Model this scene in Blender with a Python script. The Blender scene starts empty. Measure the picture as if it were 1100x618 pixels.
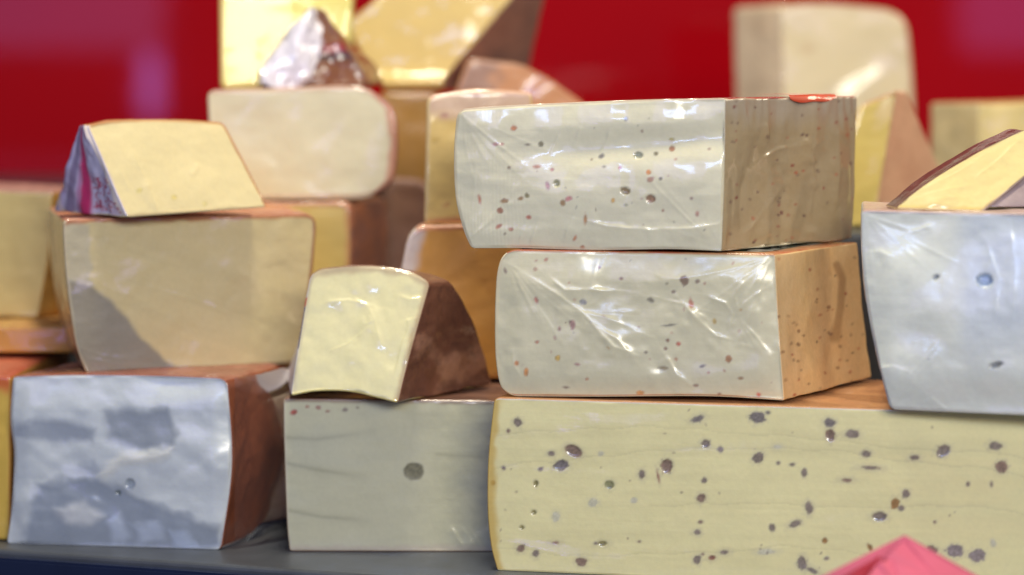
import bpy, bmesh, math
import numpy as np
from mathutils import Vector, Matrix

S = bpy.context.scene
COL = S.collection
rng = np.random.default_rng(7)

# ------------------------------------------------------------------ camera
FPX, W0, H0 = 2895.0, 1100.0, 618.0      # focal length in photo pixels
HOR = 70.0                               # eye level row in the photo
CAM_H = (592 - HOR) / FPX * 1.5
CAM = np.array([0.0, -1.5, CAM_H])
PITCH = math.atan((H0 / 2 - HOR) / FPX)
FWD = np.array([0, math.cos(PITCH), -math.sin(PITCH)])
UP = np.array([0, math.sin(PITCH), math.cos(PITCH)])
RIGHT = np.array([1.0, 0, 0])

cd = bpy.data.cameras.new('camera')
cam = bpy.data.objects.new('camera', cd)
COL.objects.link(cam)
cam.location = CAM
cam.rotation_euler = (math.pi / 2 - PITCH, 0, 0)
cd.sensor_width = 36.0
cd.lens = 36.0 * FPX / W0
cd.clip_start = 0.01
cd.clip_end = 50
cd.dof.use_dof = True
cd.dof.focus_distance = 1.44
cd.dof.aperture_fstop = 3.2
S.camera = cam


def rays(px, py):
    px = np.asarray(px, float); py = np.asarray(py, float)
    return (FWD + ((px - W0 / 2) / FPX)[..., None] * RIGHT + ((H0 / 2 - py) / FPX)[..., None] * UP)


def proj(P):
    d = P - CAM
    z = d @ FWD
    return W0 / 2 + FPX * (d @ RIGHT) / z, H0 / 2 - FPX * (d @ UP) / z


def ground(px, py, z):
    r = rays(px, py)
    return CAM + r * ((z - CAM_H) / r[2])


class Plane:
    """front plane of a block: through point O, horizontal heading yaw, leaning back by tilt"""
    def __init__(s, O, yaw, tilt=0.0):
        y = math.radians(yaw); t = math.radians(tilt)
        s.O = np.array(O, float)
        s.ex = np.array([math.cos(y), math.sin(y), 0])
        nh = np.array([math.sin(y), -math.cos(y), 0])          # towards the viewer
        s.n = nh * math.cos(t) + np.array([0, 0, 1]) * math.sin(t)
        s.ez = np.cross(s.n, s.ex) * -1
        if s.ez[2] < 0: s.ez = -s.ez

    def hit(s, px, py):
        r = rays(px, py)
        k = ((s.O - CAM) @ s.n) / (r @ s.n)
        return CAM + r * k[..., None] if np.ndim(k) else CAM + r * k


def plane_base(a, b, z, tilt=0.0):
    A = ground(a[0], a[1], z); B = ground(b[0], b[1], z)
    return Plane(A, math.degrees(math.atan2(B[1] - A[1], B[0] - A[0])), tilt)


def plane_at(px, D, yaw=0.0, tilt=0.0, z=None):
    """vertical (or leaning) plane at depth D (metres along y) at pixel column px"""
    return Plane([(px - W0 / 2) / FPX * D, -1.5 + D, CAM_H if z is None else z], yaw, tilt)


def ypx(z, D):
    return float(proj(np.array([0, -1.5 + D, z]))[1])


# ------------------------------------------------------------------ noise
def vnoise(P, seed=0):
    P = np.asarray(P, float)
    i = np.floor(P).astype(np.int64); f = P - i
    f = f * f * f * (f * (f * 6 - 15) + 10)
    def h(a, b, c):
        n = (a * 374761393 + b * 668265263 + c * 2147483647 + seed * 974711) & 0xffffffff
        n = ((n ^ (n >> 13)) * 1274126177) & 0xffffffff
        n = (n ^ (n >> 16)) * 2246822519 & 0xffffffff
        n = n ^ (n >> 15)
        return (n & 0xffff) / 32767.5 - 1
    r = 0
    for dx in (0, 1):
        for dy in (0, 1):
            for dz in (0, 1):
                w = (f[..., 0] if dx else 1 - f[..., 0]) * (f[..., 1] if dy else 1 - f[..., 1]) * (f[..., 2] if dz else 1 - f[..., 2])
                r = r + w * h(i[..., 0] + dx, i[..., 1] + dy, i[..., 2] + dz)
    return r


def fbm(P, seed=0, o=3):
    r = 0; a = 1.0; t = 0
    for k in range(o):
        r = r + a * vnoise(P * 2 ** k, seed + 17 * k); t += a; a *= .5
    return r / t


def sm(a, b, x):
    t = np.clip((x - a) / (b - a), 0, 1)
    return t * t * (3 - 2 * t)


def lin(c):
    c = np.asarray(c, float) / 255.0
    return np.where(c <= .04045, c / 12.92, ((c + .055) / 1.055) ** 2.4)


def poly_sd(px, py, poly):
    """signed distance (px) to a closed polygon, negative inside"""
    p = np.array(poly, float); d = np.full(px.shape, 1e9); ins = np.zeros(px.shape, bool)
    for a, b in zip(p, np.roll(p, -1, 0)):
        e = b - a; wx = px - a[0]; wy = py - a[1]
        t = np.clip((wx * e[0] + wy * e[1]) / (e @ e + 1e-9), 0, 1)
        d = np.minimum(d, np.hypot(wx - t * e[0], wy - t * e[1]))
        c = ((a[1] > py) != (b[1] > py)) & (px < (b[0] - a[0]) * (py - a[1]) / (b[1] - a[1] + 1e-12) + a[0])
        ins ^= c
    return np.where(ins, -d, d)


def line_d(px, py, pts):
    """distance to an open polyline and the signed side"""
    p = np.array(pts, float); d = np.full(px.shape, 1e9); sg = np.zeros(px.shape); tt = np.zeros(px.shape)
    n = len(p) - 1
    for k, (a, b) in enumerate(zip(p[:-1], p[1:])):
        e = b - a; L = np.hypot(*e); wx = px - a[0]; wy = py - a[1]
        t = np.clip((wx * e[0] + wy * e[1]) / (L * L), 0, 1)
        q = np.hypot(wx - t * e[0], wy - t * e[1])
        m = q < d
        d = np.where(m, q, d); tt = np.where(m, (k + t) / n, tt)
        sg = np.where(m, (e[0] * wy - e[1] * wx) / L, sg)
    return d, sg, tt


# ------------------------------------------------------------------ materials
MATS = {}


def nodes_of(m):
    m.use_nodes = True
    nt = m.node_tree; nt.nodes.clear()
    return nt, nt.nodes, nt.links


def surf(name, film=1.0, film_rough=.09, rough=.45, sss=.12, und=.5, crumple=.25, grain=.12,
         streak=(1, 1, 1), fine=.1, tint=.06, spec=.35, knife=.2):
    """cheese under cling film: the colour comes from the mesh attribute, varied by fine noise;
    the film is a clear coat with its own wrinkles"""
    if name in MATS: return MATS[name]
    m = bpy.data.materials.new(name); nt, N, L = nodes_of(m)
    out = N.new('ShaderNodeOutputMaterial'); b = N.new('ShaderNodeBsdfPrincipled')
    L.new(b.outputs[0], out.inputs[0])
    at = N.new('ShaderNodeAttribute'); at.attribute_name = 'Col'
    tc = N.new('ShaderNodeTexCoord')
    n1 = N.new('ShaderNodeTexNoise'); n1.inputs['Scale'].default_value = 420; n1.inputs['Detail'].default_value = 3
    L.new(tc.outputs['Object'], n1.inputs['Vector'])
    n0 = N.new('ShaderNodeTexNoise'); n0.inputs['Scale'].default_value = 38; n0.inputs['Detail'].default_value = 5
    L.new(tc.outputs['Object'], n0.inputs['Vector'])
    mr = N.new('ShaderNodeMapRange'); mr.inputs[1].default_value = .3; mr.inputs[2].default_value = .7
    mr.inputs[3].default_value = 1 - tint; mr.inputs[4].default_value = 1 + tint * .6
    ad = N.new('ShaderNodeMath'); ad.operation = 'MULTIPLY_ADD'; ad.inputs[1].default_value = .45
    L.new(n1.outputs[0], ad.inputs[0])
    a2 = N.new('ShaderNodeMath'); a2.operation = 'MULTIPLY'; a2.inputs[1].default_value = .55
    L.new(n0.outputs[0], a2.inputs[0]); L.new(a2.outputs[0], ad.inputs[2])
    kp = N.new('ShaderNodeMapping'); kp.inputs['Scale'].default_value = (9, 9, 190); kp.inputs['Rotation'].default_value = (.03, .04, 0)
    L.new(tc.outputs['Object'], kp.inputs['Vector'])
    kn = N.new('ShaderNodeTexNoise'); kn.inputs['Scale'].default_value = 1.0; kn.inputs['Detail'].default_value = 4
    L.new(kp.outputs[0], kn.inputs['Vector'])
    ks = N.new('ShaderNodeMath'); ks.operation = 'MULTIPLY_ADD'; ks.inputs[1].default_value = knife; ks.inputs[2].default_value = -.5 * knife
    L.new(kn.outputs[0], ks.inputs[0])
    kd = N.new('ShaderNodeMath'); L.new(ad.outputs[0], kd.inputs[0]); L.new(ks.outputs[0], kd.inputs[1])
    L.new(kd.outputs[0], mr.inputs[0])
    mx = N.new('ShaderNodeVectorMath'); mx.operation = 'SCALE'
    L.new(at.outputs['Color'], mx.inputs[0]); L.new(mr.outputs[0], mx.inputs['Scale'])
    L.new(mx.outputs[0], b.inputs['Base Color'])
    b.inputs['Roughness'].default_value = rough
    b.inputs['Specular IOR Level'].default_value = spec
    b.inputs['Subsurface Weight'].default_value = sss
    b.inputs['Subsurface Radius'].default_value = (1, .75, .4)
    b.inputs['Subsurface Scale'].default_value = .0035
    # paste grain
    bg = N.new('ShaderNodeBump'); bg.inputs['Strength'].default_value = grain; bg.inputs['Distance'].default_value = .0006
    kb = N.new('ShaderNodeBump'); kb.inputs['Strength'].default_value = min(1, knife); kb.inputs['Distance'].default_value = .0006
    L.new(kn.outputs[0], kb.inputs['Height']); L.new(kb.outputs[0], bg.inputs['Normal'])
    L.new(n1.outputs[0], bg.inputs['Height']); L.new(bg.outputs[0], b.inputs['Normal'])
    # film
    b.inputs['Coat Weight'].default_value = film
    b.inputs['Coat Roughness'].default_value = film_rough
    b.inputs['Coat IOR'].default_value = 1.58
    if film > 0:
        mp = N.new('ShaderNodeMapping'); mp.inputs['Scale'].default_value = streak
        L.new(tc.outputs['Object'], mp.inputs['Vector'])
        u = N.new('ShaderNodeTexNoise'); u.inputs['Scale'].default_value = 15; u.inputs['Detail'].default_value = .6
        u.inputs['Distortion'].default_value = .8
        L.new(mp.outputs[0], u.inputs['Vector'])
        b1 = N.new('ShaderNodeBump'); b1.inputs['Strength'].default_value = und; b1.inputs['Distance'].default_value = .018
        L.new(u.outputs[0], b1.inputs['Height'])
        c = N.new('ShaderNodeTexNoise'); c.noise_type = 'RIDGED_MULTIFRACTAL'
        c.inputs['Scale'].default_value = 60; c.inputs['Detail'].default_value = 3; c.inputs['Distortion'].default_value = 1.1
        L.new(mp.outputs[0], c.inputs['Vector'])
        k = N.new('ShaderNodeTexNoise'); k.inputs['Scale'].default_value = 26; k.inputs['Detail'].default_value = 2
        L.new(tc.outputs['Object'], k.inputs['Vector'])
        kr = N.new('ShaderNodeMapRange'); kr.inputs[1].default_value = .54; kr.inputs[2].default_value = .72
        L.new(k.outputs[0], kr.inputs[0])
        cm = N.new('ShaderNodeMath'); cm.operation = 'MULTIPLY'
        L.new(c.outputs[0], cm.inputs[0]); L.new(kr.outputs[0], cm.inputs[1])
        b2 = N.new('ShaderNodeBump'); b2.inputs['Strength'].default_value = crumple; b2.inputs['Distance'].default_value = .002
        L.new(cm.outputs[0], b2.inputs['Height']); L.new(b1.outputs[0], b2.inputs['Normal'])
        fn = N.new('ShaderNodeTexNoise'); fn.inputs['Scale'].default_value = 260; fn.inputs['Detail'].default_value = 2
        L.new(mp.outputs[0], fn.inputs['Vector'])
        b3 = N.new('ShaderNodeBump'); b3.inputs['Strength'].default_value = fine; b3.inputs['Distance'].default_value = .0008
        L.new(fn.outputs[0], b3.inputs['Height']); L.new(b2.outputs[0], b3.inputs['Normal'])
        L.new(b3.outputs[0], b.inputs['Coat Normal'])
    MATS[name] = m
    return m


def film_mat():
    if 'film' in MATS: return MATS['film']
    m = bpy.data.materials.new('cling_film'); nt, N, L = nodes_of(m)
    out = N.new('ShaderNodeOutputMaterial')
    t = N.new('ShaderNodeBsdfTransparent'); t.inputs[0].default_value = (.93, .93, .94, 1)
    g = N.new('ShaderNodeBsdfGlossy'); g.inputs['Roughness'].default_value = .12; g.inputs[0].default_value = (1, 1, 1, 1)
    d = N.new('ShaderNodeBsdfDiffuse'); d.inputs[0].default_value = (.8, .8, .82, 1)
    fr = N.new('ShaderNodeFresnel'); fr.inputs[0].default_value = 1.22
    tc = N.new('ShaderNodeTexCoord')
    c = N.new('ShaderNodeTexNoise'); c.noise_type = 'RIDGED_MULTIFRACTAL'; c.inputs['Scale'].default_value = 45
    c.inputs['Detail'].default_value = 3; c.inputs['Distortion'].default_value = 1.5
    L.new(tc.outputs['Object'], c.inputs['Vector'])
    b = N.new('ShaderNodeBump'); b.inputs['Strength'].default_value = .25; b.inputs['Distance'].default_value = .001
    L.new(c.outputs[0], b.inputs['Height'])
    for q in (g,): L.new(b.outputs[0], q.inputs['Normal'])
    m1 = N.new('ShaderNodeMixShader'); L.new(fr.outputs[0], m1.inputs[0]); L.new(t.outputs[0], m1.inputs[1]); L.new(g.outputs[0], m1.inputs[2])
    m2 = N.new('ShaderNodeMixShader'); m2.inputs[0].default_value = .015
    L.new(m1.outputs[0], m2.inputs[1]); L.new(d.outputs[0], m2.inputs[2])
    L.new(m2.outputs[0], out.inputs[0])
    MATS['film'] = m
    return m


def plain(name, col, rough=.5, coat=0.0, bump=0.0, bscale=200, spec=.5, var=.1, vscale=30, coat_rough=.1):
    if name in MATS: return MATS[name]
    m = bpy.data.materials.new(name); nt, N, L = nodes_of(m)
    out = N.new('ShaderNodeOutputMaterial'); b = N.new('ShaderNodeBsdfPrincipled'); L.new(b.outputs[0], out.inputs[0])
    tc = N.new('ShaderNodeTexCoord')
    n = N.new('ShaderNodeTexNoise'); n.inputs['Scale'].default_value = vscale; n.inputs['Detail'].default_value = 5
    L.new(tc.outputs['Object'], n.inputs['Vector'])
    r = N.new('ShaderNodeValToRGB'); c = lin(col)
    r.color_ramp.elements[0].position = .3; r.color_ramp.elements[1].position = .7
    r.color_ramp.elements[0].color = (*(c * (1 - var)), 1); r.color_ramp.elements[1].color = (*np.minimum(c * (1 + var), 1), 1)
    L.new(n.outputs[0], r.inputs[0]); L.new(r.outputs[0], b.inputs['Base Color'])
    b.inputs['Roughness'].default_value = rough; b.inputs['Specular IOR Level'].default_value = spec
    b.inputs['Coat Weight'].default_value = coat; b.inputs['Coat Roughness'].default_value = coat_rough
    if bump:
        n2 = N.new('ShaderNodeTexNoise'); n2.inputs['Scale'].default_value = bscale; n2.inputs['Detail'].default_value = 4
        L.new(tc.outputs['Object'], n2.inputs['Vector'])
        bb = N.new('ShaderNodeBump'); bb.inputs['Strength'].default_value = bump; bb.inputs['Distance'].default_value = .002
        L.new(n2.outputs[0], bb.inputs['Height']); L.new(bb.outputs[0], b.inputs['Normal'])
    MATS[name] = m
    return m


# ------------------------------------------------------------------ things
def thing(name, label, cat, loc, group=None):
    o = bpy.data.objects.new(name, None); COL.objects.link(o)
    o.empty_display_size = .02
    o.location = loc; o['label'] = label; o['category'] = cat
    if group: o['group'] = group
    return o


def mesh_obj(name, V, F, mat, parent=None, col=None, smooth=True):
    me = bpy.data.meshes.new(name)
    V = np.asarray(V, float)
    off = np.array(parent.location) if parent else np.zeros(3)
    me.from_pydata((V - off).tolist(), [], F if isinstance(F, list) else F.tolist())
    if smooth: me.polygons.foreach_set('use_smooth', np.ones(len(me.polygons), bool))
    if col is not None:
        a = me.color_attributes.new('Col', 'FLOAT_COLOR', 'POINT')
        a.data.foreach_set('color', np.concatenate([col, np.ones((len(col), 1))], 1).astype(np.float32).ravel())
    me.materials.append(mat)
    me.update()
    o = bpy.data.objects.new(name, me); COL.objects.link(o)
    if parent: o.parent = parent
    return o


def catmull(P, n):
    P = np.array(P, float)
    if len(P) == 2:
        t = np.linspace(0, 1, n + 1)[:, None]; return P[0] * (1 - t) + P[1] * t
    Q = np.vstack([2 * P[0] - P[1], P, 2 * P[-1] - P[-2]]); seg = len(P) - 1; out = []
    for k in range(seg):
        p0, p1, p2, p3 = Q[k:k + 4]
        t = np.linspace(0, 1, 60, endpoint=False)[:, None]
        out.append(.5 * ((2 * p1) + (-p0 + p2) * t + (2 * p0 - 5 * p1 + 4 * p2 - p3) * t ** 2 + (-p0 + 3 * p1 - 3 * p2 + p3) * t ** 3))
    out = np.vstack(out + [P[-1:]])
    L = np.r_[0, np.cumsum(np.hypot(*np.diff(out, axis=0).T))]
    s = np.linspace(0, L[-1], n + 1)
    return np.c_[np.interp(s, L, out[:, 0]), np.interp(s, L, out[:, 1])]


def wheel_piece(name, label, cat, plane, BL, BR, TR, TL, left=(), right=(), top=(), bottom=(), radii=(3, 3, 3, 3),
                back=(0, .1, 0), fb=1.0, ft=1.0, step=1.6, ring=40, bevel=1.6, base=(225, 215, 165), mottle=.06,
                edges={}, sidecol={}, parts={}, paint=None, height=None, ringpaint=None, ringh=None, spread=None,
                mat=None, rmat=None, group=None, lump=.0006, pull=None, mats={}):
    """a cut piece of a cheese wheel. Its cut front face is an outline on a plane; the body runs back from it.
    parts maps a side (left/right/top/bottom) to the name of the part it belongs to ('rind', 'label', else 'paste')."""
    Hh = max(abs(BL[1] - TL[1]), abs(BR[1] - TR[1])); Ww = max(abs(BR[0] - BL[0]), abs(TR[0] - TL[0]))
    nu = int(max(12, Ww / step)); nv = int(max(10, Hh / step))
    sb = catmull([BL, *bottom, BR], nu); sr = catmull([BR, *right, TR], nv)
    st = catmull([TL, *top, TR], nu); sl = catmull([BL, *left, TL], nv)
    loop = np.vstack([sb[:-1], sr[:-1], st[::-1][:-1], sl[::-1][:-1]]); M = len(loop)
    sid = np.array(['bottom'] * nu + ['right'] * nv + ['top'] * nu + ['left'] * nv)
    corners = [0, nu, nu + nv, 2 * nu + nv]
    src = loop.copy()
    seg = np.hypot(*(np.roll(src, -1, 0) - src).T)
    for ci, r in zip(corners, radii):
        if r <= 0: continue
        f = 0; d = 0
        while d < r: d += seg[(ci + f) % M]; f += 1
        b = 0; d = 0
        while d < r: b += 1; d += seg[(ci - b) % M]
        A = src[(ci - b) % M]; C = src[ci]; B = src[(ci + f) % M]
        for k in range(-b, f + 1):
            t = .5 * (k + b) / b if k < 0 else .5 + .5 * k / f
            loop[(ci + k) % M] = A * (1 - t) ** 2 + 2 * C * t * (1 - t) + B * t * t
    tg = np.roll(loop, -1, 0) - np.roll(loop, 1, 0); tg /= np.hypot(*tg.T)[:, None] + 1e-9
    outn = np.c_[-tg[:, 1], tg[:, 0]] * 1.0          # outward in px (loop runs BL->BR->TR->TL, y down)
    cen = loop.mean(0)
    if ((loop - cen) * outn).sum() < 0: outn = -outn
    ins = loop - outn * bevel
    # Coons patch over the inset loop
    b_ = ins[0:nu + 1]; r_ = ins[nu:nu + nv + 1]
    t_ = ins[nu + nv:2 * nu + nv + 1][::-1]; l_ = np.vstack([ins[2 * nu + nv:], ins[:1]])[::-1]
    u = np.linspace(0, 1, nu + 1)[:, None, None]; v = np.linspace(0, 1, nv + 1)[None, :, None]
    G = ((1 - v) * b_[:, None] + v * t_[:, None] + (1 - u) * l_[None] + u * r_[None]
         - ((1 - u) * (1 - v) * b_[0] + u * (1 - v) * b_[-1] + (1 - u) * v * t_[0] + u * v * t_[-1]))
    gx = G[..., 0].ravel(); gy = G[..., 1].ravel()
    mpp = np.linalg.norm(plane.hit(cen[0] + 1, cen[1]) - plane.hit(cen[0], cen[1]))   # metres per px
    cap = plane.hit(gx, gy)
    uu = np.repeat(np.linspace(0, 1, nu + 1), nv + 1); vv = np.tile(np.linspace(0, 1, nv + 1), nu + 1)
    dist = {'left': uu * Ww, 'right': (1 - uu) * Ww, 'bottom': vv * Hh, 'top': (1 - vv) * Hh}
    hmask = np.ones_like(gx)
    for k in dist: hmask *= sm(0, 4, dist[k])
    seed = abs(hash(label)) % 1000 if False else sum(map(ord, label)) % 997
    h = lump * fbm(cap * 60, seed, 3) + lump * .06 * fbm(cap * 300, seed + 3, 2)
    if height is not None: h = h + height(gx, gy, cap)
    cap = cap + plane.n * (h * hmask)[:, None]
    # colour of the cut face
    c0 = lin(base)
    m = fbm(cap * np.array([28, 28, 55]), seed + 5, 4)
    C = c0[None] * (1 + mottle * m)[:, None]
    if paint is not None: C = paint(gx, gy, cap, C)
    for k, (ec, wd, al) in edges.items():
        wob = wd * (1 + .35 * fbm(np.c_[gx, gy, gx * 0] / 14, seed + 9, 2))
        f = al * (1 - sm(.35 * wob, wob, dist[k]))
        C = C * (1 - f)[:, None] + lin(ec) * f[:, None]
    capidx = np.arange(len(cap)).reshape(nu + 1, nv + 1)
    # ring vertices
    world = plane.hit(loop[:, 0], loop[:, 1])
    hz = (world @ plane.ez); hz = (hz - hz.min()) / (np.ptp(hz) + 1e-9)
    bv = np.array(back, float)
    vec = bv[None] * (fb + (ft - fb) * hz)[:, None]
    if spread is not None:
        ul = ((loop[:, 0] - loop[:, 0].min()) / np.ptp(loop[:, 0]))
        vec[:, 0] += (spread[0] * (1 - ul) + spread[1] * ul) * (fb + (ft - fb) * hz)
    bw = outn * bevel
    rows = []; rt = []
    for k in range(1, 4):
        a = k / 3 * math.pi / 2
        q = ins + bw * math.sin(a)
        rows.append(plane.hit(q[:, 0], q[:, 1]) - plane.n * (bevel * mpp * (1 - math.cos(a)))); rt.append(0.0)
    last = rows[-1]
    for k in range(1, ring + 1):
        t = (k / ring)
        s = 1.0 if k < ring else .985
        R = last + vec * t
        if pull is not None: R = R + pull(loop, hz, t)
        if k == ring: R = R.mean(0) + (R - R.mean(0)) * .985
        rows.append(R); rt.append(t)
    RV = np.array(rows)                                         # (K, M, 3)
    K = len(RV)
    on3 = outn[:, :1] * plane.ex[None] - outn[:, 1:] * plane.ez[None]
    tt = np.array(rt)[:, None] * np.ones((1, M))
    flat = RV.reshape(-1, 3)
    sidk = np.tile(sid, K)
    lpx = np.tile(loop[:, 0], K); lpy = np.tile(loop[:, 1], K)
    dn = lump * 1.6 * fbm(flat * 50, seed + 21, 3)

    if ringh is not None: dn = dn + ringh(flat, sidk, tt.ravel(), lpx, lpy)
    dn = dn * sm(0, .06, tt.ravel())
    flat = flat + np.tile(on3, (K, 1)) * dn[:, None]
    RC = np.tile(c0, (len(flat), 1)) * (1 + mottle * fbm(flat * 40, seed + 5, 4))[:, None]
    for k in ('bottom', 'right', 'top', 'left'):
        if k in sidecol:
            a, b2 = sidecol[k]; mk = sidk == k
            f = sm(-.45, .5, .6 * fbm(flat[mk] * np.array([60, 24, 60]), seed + 31, 4) + .5 * fbm(flat[mk] * np.array([260, 110, 260]), seed + 32, 3))[:, None]
            RC[mk] = lin(a) * (1 - f) + lin(b2) * f
    if ringpaint is not None: RC = ringpaint(flat, sidk, tt.ravel(), lpx, lpy, RC)
    # where two sides meet soften the colour step a little is left to the mesh interpolation
    V = np.vstack([cap, flat]); CC = np.vstack([C, RC])
    o0 = len(cap)
    border = np.r_[capidx[:, 0][:-1], capidx[-1, :][:-1], capidx[::-1, -1][:-1], capidx[0, ::-1][:-1]]
    a = capidx[:-1, :-1].ravel(); b = capidx[1:, :-1].ravel(); c = capidx[1:, 1:].ravel(); d = capidx[:-1, 1:].ravel()
    quads = [np.c_[a, b, c, d]]; tag = [np.array(['paste'] * len(a), dtype=object)]
    i = np.arange(M); j = (i + 1) % M
    prev = border
    for k in range(K):
        cur = o0 + k * M + i
        quads.append(np.c_[prev[i], cur[i], cur[j], prev[j]])
        tag.append(np.array([parts.get(s, 'paste') if k >= 2 else 'paste' for s in sid], dtype=object))
        prev = cur
    Q = np.vstack(quads); T = np.concatenate(tag)
    base_pt = V.mean(0).copy(); base_pt[2] = V[:, 2].min()
    root = thing(name, label, cat, base_pt, group)
    objs = {}
    for pn in sorted(set(T)):
        q = Q[T == pn]
        used = np.unique(q); mp = np.full(len(V), -1); mp[used] = np.arange(len(used))
        F = mp[q].tolist()
        vv_ = V[used]; cc_ = CC[used]
        if pn == 'paste':
            # close the back
            vv_ = np.vstack([vv_, V[prev]]); cc_ = np.vstack([cc_, CC[prev]])
            F.append(list(range(len(used), len(used) + M))[::-1])
        mm = mats.get(pn) or (mat if pn == 'paste' else (rmat or mat))
        objs[pn] = mesh_obj(pn, vv_, F, mm, root, np.clip(cc_, 0, 1))
    root['_zt'] = float(V[:, 2].max())
    return root, objs


def spots_paint(spots):
    """spots: x, y, rx, ry, angle, colour, strength, halo"""
    def f(gx, gy, P, C):
        wob = fbm(np.c_[gx, gy, gx * 0] / 3.5, 77, 3); wob2 = fbm(np.c_[gx, gy, gx * 0] / 2.2, 78, 2)
        for (x, y, rx, ry, an, col, al, halo) in spots:
            rx *= .97; ry *= .97
            R = max(rx, ry) * 2.2 + halo
            k = np.where((abs(gx - x) < R) & (abs(gy - y) < R))[0]
            if not len(k): continue
            a = math.radians(an); dx = gx[k] - x; dy = gy[k] - y
            q = np.hypot((dx * math.cos(a) - dy * math.sin(a)) / rx, (dx * math.sin(a) + dy * math.cos(a)) / ry)
            q = q * (1 + (.3 if rx < 9.2 else .07) * wob[k])
            s = (q - 1) * min(rx, ry)
            w = al * (1 - sm(-1.0, 1.1, s))
            cc = lin(col)[None] * (1 + .45 * wob2[k])[:, None]
            if halo > 0:
                hw = .22 * al * (1 - sm(0, halo, s)) * (s > -.5)
                hc = lin(np.array(col) * .45 + np.array((150, 150, 170)) * .55)
                C[k] = C[k] * (1 - hw)[:, None] + hc * hw[:, None]
            C[k] = C[k] * (1 - w)[:, None] + cc * w[:, None]
        return C
    return f


def spots_height(spots, depth=.0006):
    def f(gx, gy):
        h = np.zeros_like(gx)
        for (x, y, rx, ry, an, d) in spots:
            k = np.where((abs(gx - x) < max(rx, ry) * 1.5) & (abs(gy - y) < max(rx, ry) * 1.5))[0]
            if not len(k): continue
            a = math.radians(an); dx = gx[k] - x; dy = gy[k] - y
            q = np.hypot((dx * math.cos(a) - dy * math.sin(a)) / rx, (dx * math.sin(a) + dy * math.cos(a)) / ry)
            h[k] -= d * (1 - sm(.6, 1.08, q))
        return h
    return f


RIDGE = .5


def ridge(gx, gy, pts, w, a):
    d, s, t = line_d(gx, gy, pts)
    fade = sm(0, .15, t) * sm(1, .8, t) * .7 + .3
    w = w * (1 + .6 * vnoise(np.c_[gx / 9, gy / 9, gx * 0], 5))
    a = a * (1 + .6 * vnoise(np.c_[gx / 14, gy / 14, gx * 0], 6))
    wide = np.where(s > 0, 3.6, .75) * w
    return RIDGE * a * fade * (.75 * np.exp(-np.sqrt((d / wide) ** 2 + .12) + .35) + .25 * np.exp(-(d / (.5 * w)) ** 2))


def fan(gx, gy, x, y, a0, a1, n, L, seed, amp=.00022, w=.9):
    r2 = np.random.default_rng(seed); h = np.zeros_like(gx)
    for k in range(n):
        a = math.radians(r2.uniform(a0, a1)); l = L * r2.uniform(.4, 1.1); b = r2.uniform(-.12, .12); st = r2.uniform(0, .3)
        pts = [(x + l * q * math.cos(a + b * q), y + l * q * math.sin(a + b * q)) for q in np.linspace(st, 1, 5)]
        d, s, t = line_d(gx, gy, pts)
        h += .6 * amp * r2.uniform(.4, 1.3) * np.exp(-(d / (w * (1 + 1.5 * t))) ** 2) * sm(0, .1, t) * sm(1, .6, t)
    return h


# ------------------------------------------------------------------ surfaces
M_tight = surf('cheese_tight_film', und=.35, crumple=.10, fine=.02, film_rough=.14)
M_loose = surf('cheese_loose_film', und=.8, crumple=.16, fine=.03, film_rough=.21)
M_pepper = surf('cheese_pepper_film', film=.8, und=.3, crumple=.10, fine=.03, film_rough=.11, streak=(.5, .5, 2.2))
M_fold = surf('cheese_folded_film', und=.7, crumple=.16, fine=.03, film_rough=.12, streak=(1.6, 1.6, .6))
M_glint = surf('cheese_glinting_film', und=.22, crumple=.9, fine=.16, film_rough=.07)
M_rind = surf('rind_under_film', knife=0, film=.6, und=.6, crumple=.5, fine=.12, film_rough=.14, rough=.6, sss=.05, grain=.5, tint=.16)
M_palerind = surf('pale_rind_film', knife=0, film=.5, und=.5, crumple=.2, fine=.06, film_rough=.16, rough=.55, sss=.06, grain=.4, tint=.10)
M_paper = surf('paper_label', knife=0, film=.15, und=.4, crumple=.2, film_rough=.3, sss=0, grain=0, tint=.05)
M_rindmatt = surf('rind_matt', knife=0, film=.25, rough=.7, sss=.03, grain=.7, tint=.3, film_rough=.3)
M_label = surf('printed_wrapper', knife=0, film=1, und=1.0, crumple=.9, fine=.2, film_rough=.08, sss=0, grain=0, tint=.05)

# ------------------------------------------------------------------ setting
def box_mesh(name, x0, x1, y0, y1, z0, z1, mat, bev=.003):
    bm = bmesh.new(); bmesh.ops.create_cube(bm, size=1)
    for v in bm.verts: v.co = ((v.co.x + .5) * (x1 - x0) + x0, (v.co.y + .5) * (y1 - y0) + y0, (v.co.z + .5) * (z1 - z0) + z0)
    bmesh.ops.bevel(bm, geom=bm.edges[:], offset=bev, segments=2, affect='EDGES', profile=.6)
    me = bpy.data.meshes.new(name); bm.to_mesh(me); bm.free(); me.materials.append(mat)
    o = bpy.data.objects.new(name, me); COL.objects.link(o)
    return o


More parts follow.
